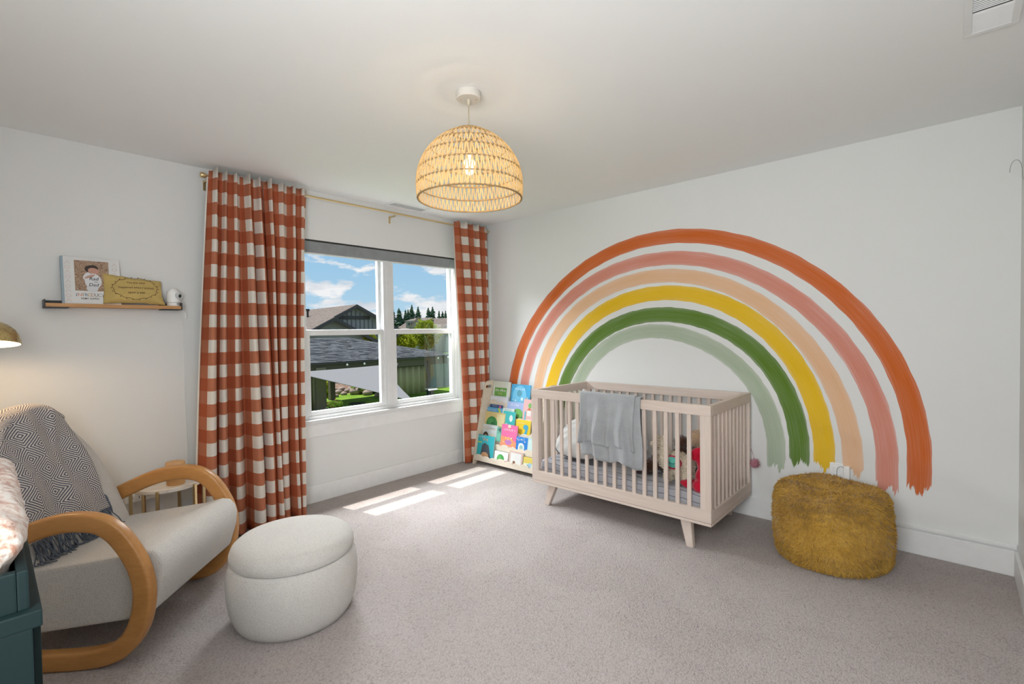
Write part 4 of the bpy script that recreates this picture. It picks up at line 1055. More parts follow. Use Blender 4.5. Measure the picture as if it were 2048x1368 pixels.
# brown dog lying behind the llama
bd = thing('brown_plush', 'dark brown floppy plush animal lying behind the llama', 'plush toy', (2.29, -.45, ZM))
BB = [((-.03, 0, .055), (.10, .075, .055), Z3), ((-.135, -.10, .05), (.05, .045, .05), Z3), ((-.09, -.05, .075), (.05, .045, .055), Z3), ((.05, .01, .12), (.06, .05, .075), Z3), ((.055, .0, .225), (.048, .042, .045), Z3), ((-.19, -.14, .03), (.04, .035, .032), Z3)]
fuse(link('body', blobs_mesh(BB), BRN, bd), .009, 3); plush_fur('fur', BB, bd, BRN, 2600, .009, 8)
link('snout', blobs_mesh([((-.195, -.165, .055), (.028, .022, .020), Z3)]), plush_mat('pale_snout', (.55, .55, .56)), bd)
# tan bear with taupe body and blue pompom hat
be = thing('bear_plush', 'tan and taupe teddy bear with a blue pompom seated by the crib corner', 'plush toy', (2.455, -.425, ZM))
EB = [((.0, 0, .07), (.07, .06, .075), Z3), ((.005, -.01, .16), (.055, .05, .055), Z3)]
EH = [((.0, -.015, .262), (.058, .052, .052), Z3), ((.062, -.02, .272), (.040, .04, .044), Z3)]
fuse(link('body', blobs_mesh(EB), GRB, be), .009, 3); plush_fur('fur', EB, be, GRB, 1800, .012, 18)
fuse(link('head', blobs_mesh(EH), TAN, be), .008, 2); plush_fur('head_fur', EH, be, plush_mat('tan_plush_tips', (.85, .64, .45)), 2600, .012, 19)
link('pompom', blobs_mesh([((.045, -.045, .335), (.017, .017, .017), Z3)]), plush_mat('blue_pompom', (.045, .20, .34)), be)
link('hat', blobs_mesh([((.055, -.03, .310), (.035, .032, .014), (0, .3, 0))]), plush_mat('blue_hat', (.12, .32, .45)), be)
# red fleece toy
rd = thing('red_plush', 'bright red fleece plush slumped against the crib end', 'plush toy', (2.572, -.645, ZM))
RB = [((.0, 0, .07), (.055, .065, .075), Z3), ((.005, .01, .17), (.05, .055, .09), Z3), ((.01, .0, .245), (.042, .05, .035), (0, -.5, 0)), ((-.045, -.03, .218), (.030, .022, .045), (0, .6, 0)), ((-.07, -.03, .025), (.07, .045, .028), Z3), ((.0, -.06, .035), (.045, .05, .040), Z3)]
rough_disp(fuse(link('body', blobs_mesh(RB), RED, rd), .008, 3), .012, .05)
# pink pompom hanging outside the crib end
pp_ = ony(1484, 931, -.06)
pk = thing('pink_pompom', 'small pink pompom hung on the right end of the crib', 'pompom', (CX1+.03, -.065, .39))
PB = [((0, 0, 0), (.024, .022, .024), Z3)]
PKM = plush_mat('pink_yarn', (.62, .24, .30)); link('ball', blobs_mesh(PB), PKM, pk); plush_fur('yarn', PB, pk, PKM, 500, .014, 6, .001)
tube('cord', [(0, 0, .0), (-.010, 0, .06), (-.024, .0, .10)], .0015, PKM, pk, 5)

# ------------------------------------------------------------------ pendant lamp
LX, LY = 2.027, -2.065
pl_ = thing('pendant_lamp', 'woven raffia dome pendant lamp hanging from the ceiling', 'lamp', (LX, LY, HC))
RAFF = translucent('raffia', (.76, .54, .27), .38, .8, 200); RAFR = translucent('raffia_ring', (.40, .27, .13), .2, .8, 200)
link('ceiling_canopy', lathe_mesh([(.056, 0), (.058, -.004), (.058, -.030), (.054, -.034), (.01, -.034)], 40), plain((.72, .68, .62), .5), pl_)
for s in (-1, 1): link('screw', lathe_mesh([(.0035, -.036), (.0035, -.0335)], 10, (s*.036*math.cos(.74), s*.036*math.sin(.74), 0)), GOLD, pl_)
link('cord_grip', lathe_mesh([(.008, -.034), (.007, -.05), (.003, -.058)], 16), plain((.62, .55, .42), .5), pl_)
tube('cord', [(0, 0, -.05), (0, 0, -.235)], .0028, plain((.45, .38, .26), .6), pl_, 8)
ZB, ZT_, R0 = -.495, -.172, .245
def dome_r(z):       # z 0 at the rim .. 1 at the crown
    return R0*max(.0, (1-max(0, (z-.18)/.84)**2.15))**.62 if z > .18 else R0*(.985+.015*z/.18)
levels = [0, .185, .385, .575, .735, .865, .955, .99]
hgt = ZT_-ZB
for i, l in enumerate(levels[:-1]):
    r = dome_r(l); V, Fc = tube_data([(r*math.cos(t), r*math.sin(t), ZB+l*hgt) for t in np.linspace(0, 2*PI, 72, endpoint=False)], .0042 if i == 0 else .0034, 6, True); link('hoop', mesh(V, Fc, True), RAFR, pl_)
q = random.Random(12)
for i in range(len(levels)-1):
    a, b = levels[i], levels[i+1]; n = max(26, int(140*dome_r((a+b)/2)/R0)); V, Fc = [], []
    for k in range(n):
        t0 = 2*PI*(k+q.uniform(-.12, .12))/n; dt = (1 if k % 2 else -1)*2*PI/n*.36
        P = []
        for s in np.linspace(0, 1, 4):
            zz = a+(b-a)*s; r = dome_r(zz)+.0025; t = t0-dt+2*dt*s; P.append(((r)*math.cos(t), r*math.sin(t), ZB+zz*hgt))
        # flat raffia strip
        w = .0033*(.55+.45*dome_r((a+b)/2)/R0); bs = len(V)
        for (x, y, z) in P:
            m = math.hypot(x, y)+1e-6; tx, ty = -y/m, x/m
            for sg, off in ((-1, .0), (0, .0022), (1, 0)): V.append((x+tx*w*sg+x/m*off, y+ty*w*sg+y/m*off, z))
        for s in range(3):
            for c in range(2): o = bs+s*3+c; Fc.append((o, o+1, o+4, o+3))
    setp(link('raffia_weave', mesh(V, Fc, True), RAFF, pl_), kind='stuff')
link('socket', lathe_mesh([(.004, -.225), (.018, -.232), (.020, -.238), (.020, -.282), (.015, -.286)], 24), plain((.60, .48, .33), .5), pl_)
bulbm = lathe_mesh([(.013, -.286), (.014, -.298), (.022, -.315), (.029, -.335), (.029, -.352), (.022, -.370), (.010, -.379), (.001, -.381)], 28)
link('bulb', bulbm, emit_mat('bulb_glow', (1.0, .86, .62), 5.0), pl_)
d = lamp('pendant_light', 'POINT', (LX, LY, HC-.40), 3.6, (1.0, .84, .64), shadow_soft_size=.03)

# ------------------------------------------------------------------ brass reading lamp at the left edge
rl = thing('reading_lamp', 'brass dome reading lamp glowing beside the rocking chair', 'lamp', (.28, -3.86, 0))
DX, DY, DZ, tilt = .46, -3.628, 1.30, .16
def dome_place(me): me.transform(Matrix.Translation((DX, DY, DZ)) @ Euler((0, -tilt, -.2)).to_matrix().to_4x4()); return me
outer = [(.128, 0.0), (.127, .012), (.121, .038), (.108, .064), (.085, .088), (.05, .106), (.018, .113), (.001, .114)]
so_ = link('shade', dome_place(lathe_mesh(outer, 48, cap0=False, cap1=False)), BRASS, rl, True)
link('shade_lining', dome_place(lathe_mesh([(r*.975, z-.001) for r, z in outer], 48, cap0=False, cap1=False)), plain((.85, .82, .76), .6), rl, True)
tube('arm', catmull([(.28, -3.86, 1.2), (.29, -3.85, 1.40), (.36, -3.75, 1.50), (.44, -3.64, 1.47), (.453, -3.63, 1.415)], 8), .007, BRASS, rl, 10, world=True)
tube('pole', [(.28, -3.86, .02), (.28, -3.86, 1.2)], .010, BRASS, rl, 12, world=True)
link('base', lathe_mesh([(.13, 0), (.132, .004), (.132, .014), (.125, .02), (.02, .022)], 40), BRASS, rl)
link('bulb', dome_place(lathe_mesh([(.012, .085), (.022, .07), (.026, .05), (.02, .03), (.002, .024)], 20)), emit_mat('reading_bulb', (1.0, .75, .45), 12), rl, True)
lamp('reading_light', 'POINT', (DX, DY, DZ+.015), 5.0, (1.0, .70, .40), shadow_soft_size=.03)

# ------------------------------------------------------------------ green dresser with changing tray at the left edge
GREEN = plain((.006, .016, .017), .55, name='dark_green_lacquer', spec=.22)
DRX0, DRX1, DRY0, DRY1, DRZ = 1.74, 2.612, YN+.02, -3.567, .885
dr = thing('dresser', 'dark green lacquered dresser in the near left foreground', 'dresser', ((DRX0+DRX1)/2, (DRY0+DRY1)/2, 0))
box('body', (DRX0+.01, DRX1-.012, DRY0, DRY1-.012, .08, DRZ-.028), GREEN, dr, .002)
box('top', (DRX0, DRX1, DRY0, DRY1, DRZ-.028, DRZ), GREEN, dr, .003)
box('plinth', (DRX0+.03, DRX1-.03, DRY0+.02, DRY1-.04, 0, .08), GREEN, dr, .002)
xe = DRX1-.012
for (y0, y1, z0, z1) in ((DRY0, DRY0+.05, .08, DRZ-.028), (DRY1-.062, DRY1-.012, .08, DRZ-.028), (DRY0+.05, DRY1-.062, .08, .15), (DRY0+.05, DRY1-.062, DRZ-.09, DRZ-.028)):
    box('side_frame', (xe, xe+.010, y0, y1, z0, z1), GREEN, dr, .002)
for k in range(3):
    z0 = .10+k*.255; f = box('drawer', (DRX0+.03, DRX1-.035, DRY1-.0115, DRY1-.001, z0, z0+.235), GREEN, dr, .002)
    for x in (DRX1-.14, DRX0+.18):
        kn = lathe_mesh([(.006, 0), (.006, .008), (.013, .014), (.014, .019), (.010, .023), (.001, .024)], 20); kn.transform(Matrix.Translation((x, DRY1-.001, z0+.165)) @ Euler((-PI/2, 0, 0)).to_matrix().to_4x4()); link('knob', kn, plain((.72, .60, .52), .35), f, True)
TXR0, TXR1, TYR0, TYR1 = 1.83, 2.598, DRY0+.02, -3.581
ty = thing('changing_tray', 'dark green changing tray on top of the dresser', 'tray', ((TXR0+TXR1)/2, (TYR0+TYR1)/2, DRZ))
TG = plain((.055, .105, .10), .35, name='tray_lacquer')
for b in ((TXR0, TXR1, TYR1-.014, TYR1, DRZ, .95), (TXR0, TXR1, TYR0, TYR0+.014, DRZ, .95), (TXR0, TXR0+.014, TYR0+.014, TYR1-.014, DRZ, .95), (TXR1-.014, TXR1, TYR0+.014, TYR1-.014, DRZ, .95)):
    box('side_board', b, GREEN, ty, .003)
box('floor_board', (TXR0+.014, TXR1-.014, TYR0+.014, TYR1-.014, DRZ, DRZ+.008), GREEN, ty)
def pad_mat():
    t = NT('speckled_cover'); v = t.coord('Object', (1, 1, 1)); n = t.noise(v, 55, 3, .6); m = t.noise(v, 130, 2); t.bump(m, .4, .004)
    return t.fin(t.ramp(n, [(.38, (.64, .59, .54)), (.50, (.56, .43, .36)), (.62, (.38, .20, .14))]), .95, spec=.1, sheen=.3)
cp_ = thing('changing_pad', 'cream and rust speckled plush changing pad in the green tray', 'pad', ((TXR0+TXR1)/2, (TYR0+TYR1)/2, DRZ+.01))
def pad_ring(k, n=40):
    x = 1.855+.725*k; e = min(k, 1-k); sc = math.sin(min(1, e/.09)*PI/2)**.6*.86+.14; R = []
    for i in range(n):
        t = 2*PI*i/n; c, s = math.cos(t), math.sin(t)
        yy = math.copysign(abs(c)**.55, c); zz = math.copysign(abs(s)**.6, s)
        z = .970+.074*zz*sc+.005*math.sin(k*19+t*3); over = min(1, max(0, (z-.952)/.02))
        R.append((x, -3.8235+yy*(.2245+.0245*over*(c > 0))*(.9+.1*sc)+.003*math.sin(k*31+t*5), z))
    return R
V, Fc = [], []
NK = 40
for j in range(NK+1): V += pad_ring(j/NK)
for j in range(NK):
    for i in range(40): Fc.append((j*40+i, j*40+(i+1) % 40, (j+1)*40+(i+1) % 40, (j+1)*40+i))
Fc += [tuple(range(39, -1, -1)), tuple(range(NK*40, NK*40+40))]
me = mesh(V, Fc, True); bm = bmesh.new(); bm.from_mesh(me); bmesh.ops.recalc_face_normals(bm, faces=bm.faces); bm.to_mesh(me); bm.free()
rough_disp(link('cover', me, pad_mat(), cp_, True), .008, .03)

# ------------------------------------------------------------------ outside the window
GZ = -3.35
BKX = -31.0
def grass_mat():
    t = NT('grass'); v = t.coord(); n = t.noise(v, 1.3, 4); f = t.noise(v, 30, 3)
    return t.fin(t.ramp(t.math('MULTIPLY_ADD', f, .5, t.math('MULTIPLY', n, .5)), [(.3, (.10, .21, .02)), (.7, (.27, .44, .06))]), .9, spec=.1)
def mulch_mat():
    t = NT('mulch'); v = t.coord(); n = t.noise(v, 6, 5); return t.fin(t.ramp(n, [(.35, (.14, .085, .06)), (.65, (.36, .25, .19))]), .95, spec=.05)
setp(link('lawn', mesh([(BKX, -40, GZ), (-1.5, -40, GZ), (-1.5, 60, GZ), (BKX, 60, GZ)], [(0, 1, 2, 3)]), grass_mat()), kind='structure')
def bank_z(x, y):
    u = max(0, (BKX-x)/19.5); return GZ+(1.3*math.sin(min(1, u*1.6)*PI/2)+.12*math.sin(y*1.3+u*7)*u if u > 0 else 0)
def berm(u, v): x = BKX-u*19.5; y = -20+v*70; return (x, y, bank_z(x, y))
def ground_at(px, py):
    d = ray(px, py); t = 12.0
    while t < 120 and (CAM+d*t)[2] > bank_z(*(CAM+d*t)[:2]): t += .05
    return CAM+d*t
setp(link('mulch_bank', grid_mesh(berm, 24, 60), mulch_mat()), kind='structure')
setp(link('far_ground', mesh([(-600, -400, -1.75), (-50, -400, -1.75), (-50, 600, -1.75), (-600, 600, -1.75)], [(0, 1, 2, 3)]), grass_mat()), kind='structure')

GREYR = shingle_mat('grey_shingles', (.13, .135, .145)); TANR = shingle_mat('tan_shingles', (.23, .19, .165))
FASC = plain((.085, .07, .055), .7, name='dark_fascia'); POST = plain((.20, .165, .12), .8, name='brown_post'); OLIVE = knit('olive_screen', (.36, .33, .21), 60, .3, 0)
def roof_plane(name, P, mat, parent, rows=0, thick=.06):
    """quad/triangle with uv in metres; P[0]->P[1] runs along the eave"""
    P = [Vector(p) for p in P]; e = (P[1]-P[0]).normalized(); n = e.cross(P[2]-P[1]).normalized(); up = n.cross(e)
    me = mesh([p[:] for p in P], [tuple(range(len(P)))], False, [((p-P[0]).dot(e), (p-P[0]).dot(up)) for p in P])
    return solid(link(name, me, mat, parent, True), thick, -1)
# --- covered patio
EX, EZ, RXX, RZZ = -24.7, -.45, -26.9, 1.02
YR = float((CAM+ray(910, 708.5)*((EX-CAM[0])/ray(910, 708.5)[0]))[1]); YRR = float(onz(699, 675.5, RZZ)[1]); YL = -2.0
pa = thing('covered_patio', 'patio cover with a grey shingled hip roof outside the window', 'patio cover', (EX, 12, GZ))
roof_plane('roof_slope', [(EX, YL, EZ), (EX, YR, EZ), (RXX, YRR, RZZ), (RXX, YL, RZZ)], GREYR, pa)
roof_plane('roof_slope', [(EX, YR, EZ), (-29.1, YR, EZ), (RXX, YRR, RZZ)], GREYR, pa)
roof_plane('roof_slope', [(-29.1, YR, EZ), (-29.1, YL, EZ), (RXX, YL, RZZ), (RXX, YRR, RZZ)], GREYR, pa)
# shingle courses stand proud of the front slope
sl = Vector((RXX-EX, 0, RZZ-EZ)); L_ = sl.length; nrow = 17; V, Fc = [], []
nn = Vector((-(RZZ-EZ), 0, (RXX-EX))).normalized()*-1
for i in range(nrow):
    a, b = i/nrow, (i+1)/nrow; y1a, y1b = YR+(YRR-YR)*a, YR+(YRR-YR)*b
    q = random.Random(i); y = YL
    while y < y1b-.3:
        w = q.uniform(.25, .7); ye = min(y+w, y1b); h = q.choice((.02, .035, .05)); A = Vector((EX, 0, EZ))+sl*a; B = Vector((EX, 0, EZ))+sl*b; k = len(V)
        V += [(A+nn*h+Vector((0, y, 0)))[:], (A+nn*h+Vector((0, ye-.01, 0)))[:], (B+nn*.012+Vector((0, ye-.01, 0)))[:], (B+nn*.012+Vector((0, y, 0)))[:], (A+Vector((0, y, 0)))[:], (A+Vector((0, ye-.01, 0)))[:]]
        Fc += [(k, k+1, k+2, k+3), (k+4, k+5, k+1, k)]; y = ye
t_ = NT('shingle_tabs'); nz = t_.noise(t_.coord('Object', (.8, 1.6, 6)), 1.0, 3); SHT = t_.fin(t_.ramp(nz, [(.3, (.085, .09, .10)), (.7, (.17, .175, .185))]), .9, spec=.1)
setp(link('shingles', mesh(V, Fc), SHT, pa, True), kind='stuff')
box('gutter', (EX-.12, EX+.06, YL, YR+.05, EZ-.14, EZ-.01), plain((.03, .028, .026), .5), pa, .01)
box('fascia', (EX-.35, EX-.12, YL, YR-.1, EZ-.62, EZ-.14), FASC, pa, .01)
def patio_post(px, w, X=-25.0, mat=POST):
    y = float(onx(px, 760, X)[1]); box('post', (X-w/2, X+w/2, y-w/2, y+w/2, GZ, EZ-.3), mat, pa, .01)
patio_post(638, .62); patio_post(663, .36, -28.6); patio_post(862, .30)
patio_post(857.0, .22, -24.8, plain((.035, .038, .045), .6))
def screen(label, p0, p1, X, z0, z1):
    s = thing('outdoor_curtain', label, 'curtain', (X, float(onx(p0, 760, X)[1]), GZ)); y0, y1 = float(onx(p0, 760, X)[1]), float(onx(p1, 760, X)[1])
    solid(link('cloth', grid_mesh(lambda u, v: (X+.10*math.sin(u*34), y0+(y1-y0)*u, z0+(z1-z0)*v), 70, 2), OLIVE, s, True), .02, 0)
    tube('curtain_wire', [(X, y0, z1+.02), (X, y1, z1+.02)], .015, BLACK, s, 6, world=True)
screen('olive outdoor curtain at the left of the patio', 590, 628, -25.1, GZ+.05, EZ-.65)
screen('pale olive outdoor curtain at the right of the patio', 784, 851, -25.1, GZ+.25, EZ-.68)
for px, py, wh in ((618, 732.5, 'leftmost beside the curtain'), (694.5, 727, 'above the middle of the shade sail'), (729, 725, 'nearest the mullion on its left'), (876.5, 714, 'above the dark post'), (896, 712, 'rightmost at the roof corner')):
    p = onx(px, py, EX+.12); b = thing('string_light_bulb', 'clear string-light bulb on the patio gutter, '+wh, 'light bulb', tuple(p), group='string lights along the patio gutter')
    link('bulb', lathe_mesh([(.02, 0), (.06, -.05), (.07, -.10), (.04, -.15), (.005, -.165)], 12), plain((.85, .84, .78), .2), b); link('cap', lathe_mesh([(.025, .05), (.025, 0)], 10), BLACK, b)
# --- shade sail
Av, Bv, Tv = onx(585, 745, -24.3), onx(796, 727, -24.3), onx(828, 803, -18.5)
sa = thing('shade_sail', 'pale grey triangular shade sail stretched below the patio gutter', 'shade sail', tuple(Av))
def sail(u, v):
    # barycentric patch with hollow edges
    a = (1-v); w = np.array([a*(1-u), a*u, v]); p = w[0]*Av+w[1]*Bv+w[2]*Tv
    c = (Av+Bv+Tv)/3
    hollow = (4*w[1]*w[2]*.30+4*w[0]*w[1]*.05+4*w[0]*w[2]*.03)
    return tuple(p+(c-p)*hollow)
solid(link('cloth', grid_mesh(sail, 40, 40), plain((.22, .22, .225), .8, name='sail_cloth'), sa, True), .02, 0)
tube('guy_rope', [tuple(Tv), tuple(Tv+np.array((3.0, 1.0, -1.6)))], .012, plain((.5, .5, .5), .6), sa, 5, world=True)

# --- neighbouring houses
SIDE = plain((.30, .31, .315), .8, name='grey_siding'); SIDE2 = plain((.24, .25, .24), .8, name='olive_grey_siding'); BAT = plain((.19, .195, .205), .8, name='batten'); TRB = plain((.055, .052, .055), .7, name='dark_trim')
def hz(px): d = ray(px, 658.); d = np.array([d[0], d[1], 0]); return d/np.linalg.norm(d)
def gable_house(name, label, apex_px, D, rake, half, dirpx, length, zw, side, roofm, battens=True, belt=None, group=None):
    """gable end faces the room; apex at apex_px, ridge runs back along the sight direction of dirpx"""
    d = ray(*apex_px); A = CAM+d*(D/float(d@AX_F)); r = hz(dirpx); s = np.array([-r[1], r[0], 0.0]); s = -s if s@AX_R < 0 else s
    h = thing(name, label, 'house', (A[0], A[1], zw), group=group)
    drop = rake*half; A = Vector(A); r = Vector(r); s = Vector(s); up = Vector((0, 0, 1))
    E0, E1 = A-s*half-up*drop, A+s*half-up*drop
    over = .7
    W0, W1 = A-s*(half-over)-up*rake*(half-over)+r*.6, A+s*(half-over)-up*rake*(half-over)+r*.6
    G0, G1 = Vector((W0.x, W0.y, zw)), Vector((W1.x, W1.y, zw)); Af = A+r*.6-up*.12
    bk = r*length
    link('wall', mesh([p[:] for p in (G0, G1, W1-up*.1, Af, W0-up*.1, G0+bk, G1+bk, W1+bk-up*.1, Af+bk, W0+bk-up*.1)], [(0, 1, 2, 3, 4), (1, 6, 7, 2), (6, 5, 9, 8, 7), (5, 0, 4, 9)]), side, h, True)
    roof_plane('roof_slope', [(E0+bk)[:], E0[:], A[:], (A+bk)[:]], roofm, h, thick=.15); roof_plane('roof_slope', [E1[:], (E1+bk)[:], (A+bk)[:], A[:]], roofm, h, thick=.15)
    for E in (E0, E1):
        P = [A-up*.02-r*.02, E-up*.02-r*.02, E-up*.34-r*.02, A-up*.34-r*.02]; solid(link('barge_board', mesh([p[:] for p in P], [(0, 1, 2, 3)]), TRB, h, True), .1, 0)
    if battens:
        n = int((half-over)*2/.42); V0 = None
        for i in range(1, n):
            o = -half+over+i*.42; t = abs(o); zt = (A-up*(rake*t+.45)).z; p = A+s*o+r*.55
            b = link('batten', boxes_mesh([(-.035, .035, -.05, .02, zw, zt)]), BAT, h, True); b.location = (p.x, p.y, 0); b.rotation_euler = (0, 0, math.atan2(s.y, s.x))
    if belt:
        for z, hh in belt:
            w = (A.z-z)/rake-.55; P0, P1 = A-s*w+r*.48, A+s*w+r*.48
            w2 = min(w, half-over); P0, P1 = A-s*w2+r*.48, A+s*w2+r*.48
            link('belt_board', mesh([(P0.x, P0.y, z-hh), (P1.x, P1.y, z-hh), (P1.x, P1.y, z), (P0.x, P0.y, z)], [(0, 1, 2, 3)]), TRB, h, True)
    return h, A, r, s
D1 = 45.0
h1, A1_, r1, s1 = gable_house('gabled_house', 'grey board-and-batten house with a tan roof left of the view', (714, 608.5), D1, .52, 5.6, 125, 16, -2.6, SIDE, TANR, True, [(1.325+(658-623.2)/965*D1, .32), (1.325+(658-650)/965*D1, .32)])
vp = A1_+r1*4.0-s1*2.2
pz = A1_.z-.52*2.2
pp0 = CAM+ray(634, 633)*((vp.y-CAM[1])/ray(634, 633)[1])
pv = A1_ + r1*7.2 - s1*1.9
tube('roof_vent', [(pv.x, pv.y, A1_.z-.52*1.9-.1), (pv.x, pv.y, A1_.z-.52*1.9+.62)], .10, BLACK, h1, 10, world=True)
tube('vent_cap', [(pv.x, pv.y, A1_.z-.52*1.9+.60), (pv.x, pv.y, A1_.z-.52*1.9+.82)], .19, BLACK, h1, 10, world=True)
gable_house('gabled_house', 'smaller plain grey gable in front of the board-and-batten house', (669.5, 633.5), 42.0, .53, 4.2, 125, 5, -2.6, SIDE2, TANR, False)
# house further right with dormer
def far_house():
    D = 72.0
    def at(px, py, DD=D): d = ray(px, py); return Vector(CAM+d*(DD/float(d@AX_F)))
    h = thing('dormer_house', 'distant tan-roofed house with a dormer right of the window mullion', 'house', tuple(at(850, 668))[:2]+(-2.0,))
    back = Vector(AX_F)*6; back.z = 0
    a, b, c, d = at(776, 668), at(926, 668), at(908, 633)+back, at(806, 636)+back
    roof_plane('roof_slope', [a[:], b[:], c[:], d[:]], TANR, h, thick=.2)
    w0, w1 = at(782, 668), at(922, 668); link('wall', mesh([(w0.x, w0.y, -2), (w1.x, w1.y, -2), w1[:], w0[:], (w1.x+back.x*2, w1.y+back.y*2, -2), (w0.x+back.x*2, w0.y+back.y*2, -2)], [(0, 1, 2, 3), (1, 4, 2), (5, 0, 3)]), SIDE, h, True)
    link('dormer_wall', mesh([p[:] for p in (at(812, 656), at(832, 656), at(832, 641), at(812, 642), at(812, 650)+back, at(832, 650)+back, at(832, 641)+back, at(812, 642)+back)], [(0, 1, 2, 3), (4, 0, 3, 7), (1, 5, 6, 2)]), SIDE2, h, True)
    roof_plane('dormer_roof', [at(808, 642.5)[:], at(852, 642)[:], (at(855, 633)+back*.9)[:], (at(816, 634.5)+back*.9)[:]], TANR, h, thick=.2)
    for px in (818, 823.5):
        q = at(px, 648, D-.3); o = link('dormer_window', mesh([p[:] for p in (at(px-1.6, 650.5, D-.3), at(px+1.6, 650.5, D-.3), at(px+1.6, 645.5, D-.3), at(px-1.6, 645.5, D-.3))], [(0, 1, 2, 3)]), plain((.03, .035, .04), .2), h, True)
    g = [at(822, 655, D-2), at(853, 655, D-2), at(837.5, 637.5, D-2)]
    link('front_gable', mesh([p[:] for p in g+[p+back for p in g]], [(0, 1, 2), (1, 4, 5, 2), (3, 0, 2, 5)]), SIDE, h, True)
    for i, j in ((0, 2), (1, 2)):
        P = g[i]+(g[i]-g[j])*.06-Vector(AX_F)*.2; Q = g[j]-Vector(AX_F)*.2; up = Vector((0, 0, .35))
        link('barge_board', mesh([P[:], Q[:], (Q+up)[:], (P+up)[:]], [(0, 1, 2, 3)]), plain((.25, .19, .14), .7), h, True)
    k0, k1, k2 = at(886, 655, D-4), at(930, 655, D-4), at(924, 632, D-4)
    link('side_wall', mesh([k0[:], k1[:], k2[:]], [(0, 1, 2)]), SIDE, h, True)
far_house()

# --- fence at the right of the garden
fe = thing('garden_fence', 'grey vertical board fence at the right side of the garden', 'fence', (-28.5, 24, GZ))
bd_ = boxes_mesh([(-.012, .012, -.068, .068, GZ, -1.15)], .004, 1); FNC = plain((.22, .25, .25), .8, name='weathered_board')
for i in range(64):
    o = link('fence_board', bd_, FNC, fe, True); o.location = (-28.5, 18.4+.145*i, rnd.uniform(-.02, .02))
for y in (18.4, 20.9, 23.4, 25.9): box('fence_post', (-28.46, -28.34, y-.06, y+.06, GZ, -1.05), FNC, fe)
box('top_rail', (-28.48, -28.44, 18.3, 27.7, -1.3, -1.2), FNC, fe)

# --- boulders, shrubs, planter, patio chair
STONE = NT('sandstone'); nz = STONE.noise(STONE.coord(), 2.2, 5); STONE.bump(nz, .5, .1); STONE = STONE.fin(STONE.ramp(nz, [(.3, (.20, .155, .125)), (.7, (.46, .37, .31))]), .9)
bq = random.Random(3)
for i, (px, py, w, X) in enumerate(((676, 783, 16, -34.2), (687, 786, 13, -34.0), (683, 776, 14, -35.2), (672, 790, 12, -33.6), (694, 780, 12, -34.8), (712, 784, 30, -34.4), (735, 786, 22, -34.3), (757, 789, 16, -34.0), (668, 778, 14, -35.6), (700, 776, 12, -36.0))):
    p = ground_at(px, py+4); r = w/965*32*.55
    o = thing('boulder', ['rounded', 'split', 'pinkish', 'low', 'squarish', 'broad flat', 'long', 'small end', 'rear', 'upper'][i]+' tan boulder in the garden bank beyond the patio post', 'boulder', (p[0], p[1], p[2]+r*.42), group='boulders in the garden bank')
    me = blobs_mesh([((0, 0, 0), (r, r, r*.66), (0, 0, bq.uniform(0, 3)))], 8)
    for v in me.vertices:
        n = mnoise.noise(Vector(v.co)*1.7+Vector((i*7, 0, 0))); v.co *= 1+.35*n
    link('stone', me, STONE, o)
def leaf_cloud(name, n, cen, rad, size, mat, parent, seed, shell=.55):
    g = np.random.default_rng(seed); v = g.normal(size=(n, 3)); v /= np.linalg.norm(v, axis=1)[:, None]; r = (shell+(1-shell)*g.random(n))[:, None]; lump = 1+.22*np.sin(v[:, :1]*7+seed)*np.cos(v[:, 1:2]*6)
    P = np.array(cen)+v*r*lump*np.array(rad); a = g.normal(size=(n, 3)); a /= np.linalg.norm(a, axis=1)[:, None]; b = np.cross(a, g.normal(size=(n, 3))); b /= np.linalg.norm(b, axis=1)[:, None]; s = size*(.6+.8*g.random(n))[:, None]
    V = np.stack([P-a*s, P+b*s*.55, P+a*s, P-b*s*.55], 1).reshape(-1, 3); i = np.arange(n)*4
    me = bpy.data.meshes.new('m'); me.from_pydata(V.tolist(), [], np.stack([i, i+1, i+2, i+3], 1).tolist()); me.update()
    return setp(link(name, me, mat, parent), kind='stuff')
def leaf_mat(nm, c): return translucent(nm, c, .35, .7, 3)
LIME = leaf_mat('lime_leaves', (.42, .46, .03)); LEAF = leaf_mat('green_leaves', (.20, .32, .04)); FIR = translucent('fir_needles', (.075, .13, .085), .1, .9, 2)
BARK = plain((.10, .07, .05), .9, name='bark')
def shrub(label, px, py, X, r, mat, seed, name='garden_shrub', group='shrubs in the garden'):
    p = ground_at(px, py+3); o = thing(name, label, 'shrub', tuple(p), group=group)
    leaf_cloud('leaves', 420, (0, 0, r[2]*.8), r, .14, mat, o, seed); tube('stem', [(0, 0, -.2), (0, 0, r[2])], .05, BARK, o, 6)
shrub('bright green shrub on the garden bank beyond the lawn', 733, 783, -35.5, (1.3, 1.1, .62), LEAF, 1)
shrub('small yellow-green shrub between the two patio posts', 652, 792, -33.5, (.5, .5, .8), LIME, 2)
shrub('low green shrub at the right end of the mulch bank', 752, 783, -35.0, (.9, .9, .5), leaf_mat('dark_leaves', (.10, .17, .03)), 3)
def tree(label, px, pybase, pytop, X, w, mat, seed, n=4000):
    b = onx(px, pybase, X); t = onx(px, pytop, X); H = t[2]-b[2]; o = thing('leafy_tree', label, 'tree', (b[0], b[1], b[2]), group='young trees behind the patio roof')
    leaf_cloud('crown', n, (0, 0, H*.62), (w, w, H*.40), .12, mat, o, seed, .35); tube('trunk', [(0, 0, -1.2), (.05, 0, H*.7)], [.12, .05], BARK, o, 8)
tree('yellow-leaved young tree behind the patio roof, left of the pair', 811, 715, 668, -37.0, 1.15, LIME, 4)
tree('bushy yellow-green tree behind the patio roof, taller of the pair', 853, 715, 641, -37.0, 1.45, leaf_mat('yellow_green_leaves', (.33, .40, .04)), 5, 6000)
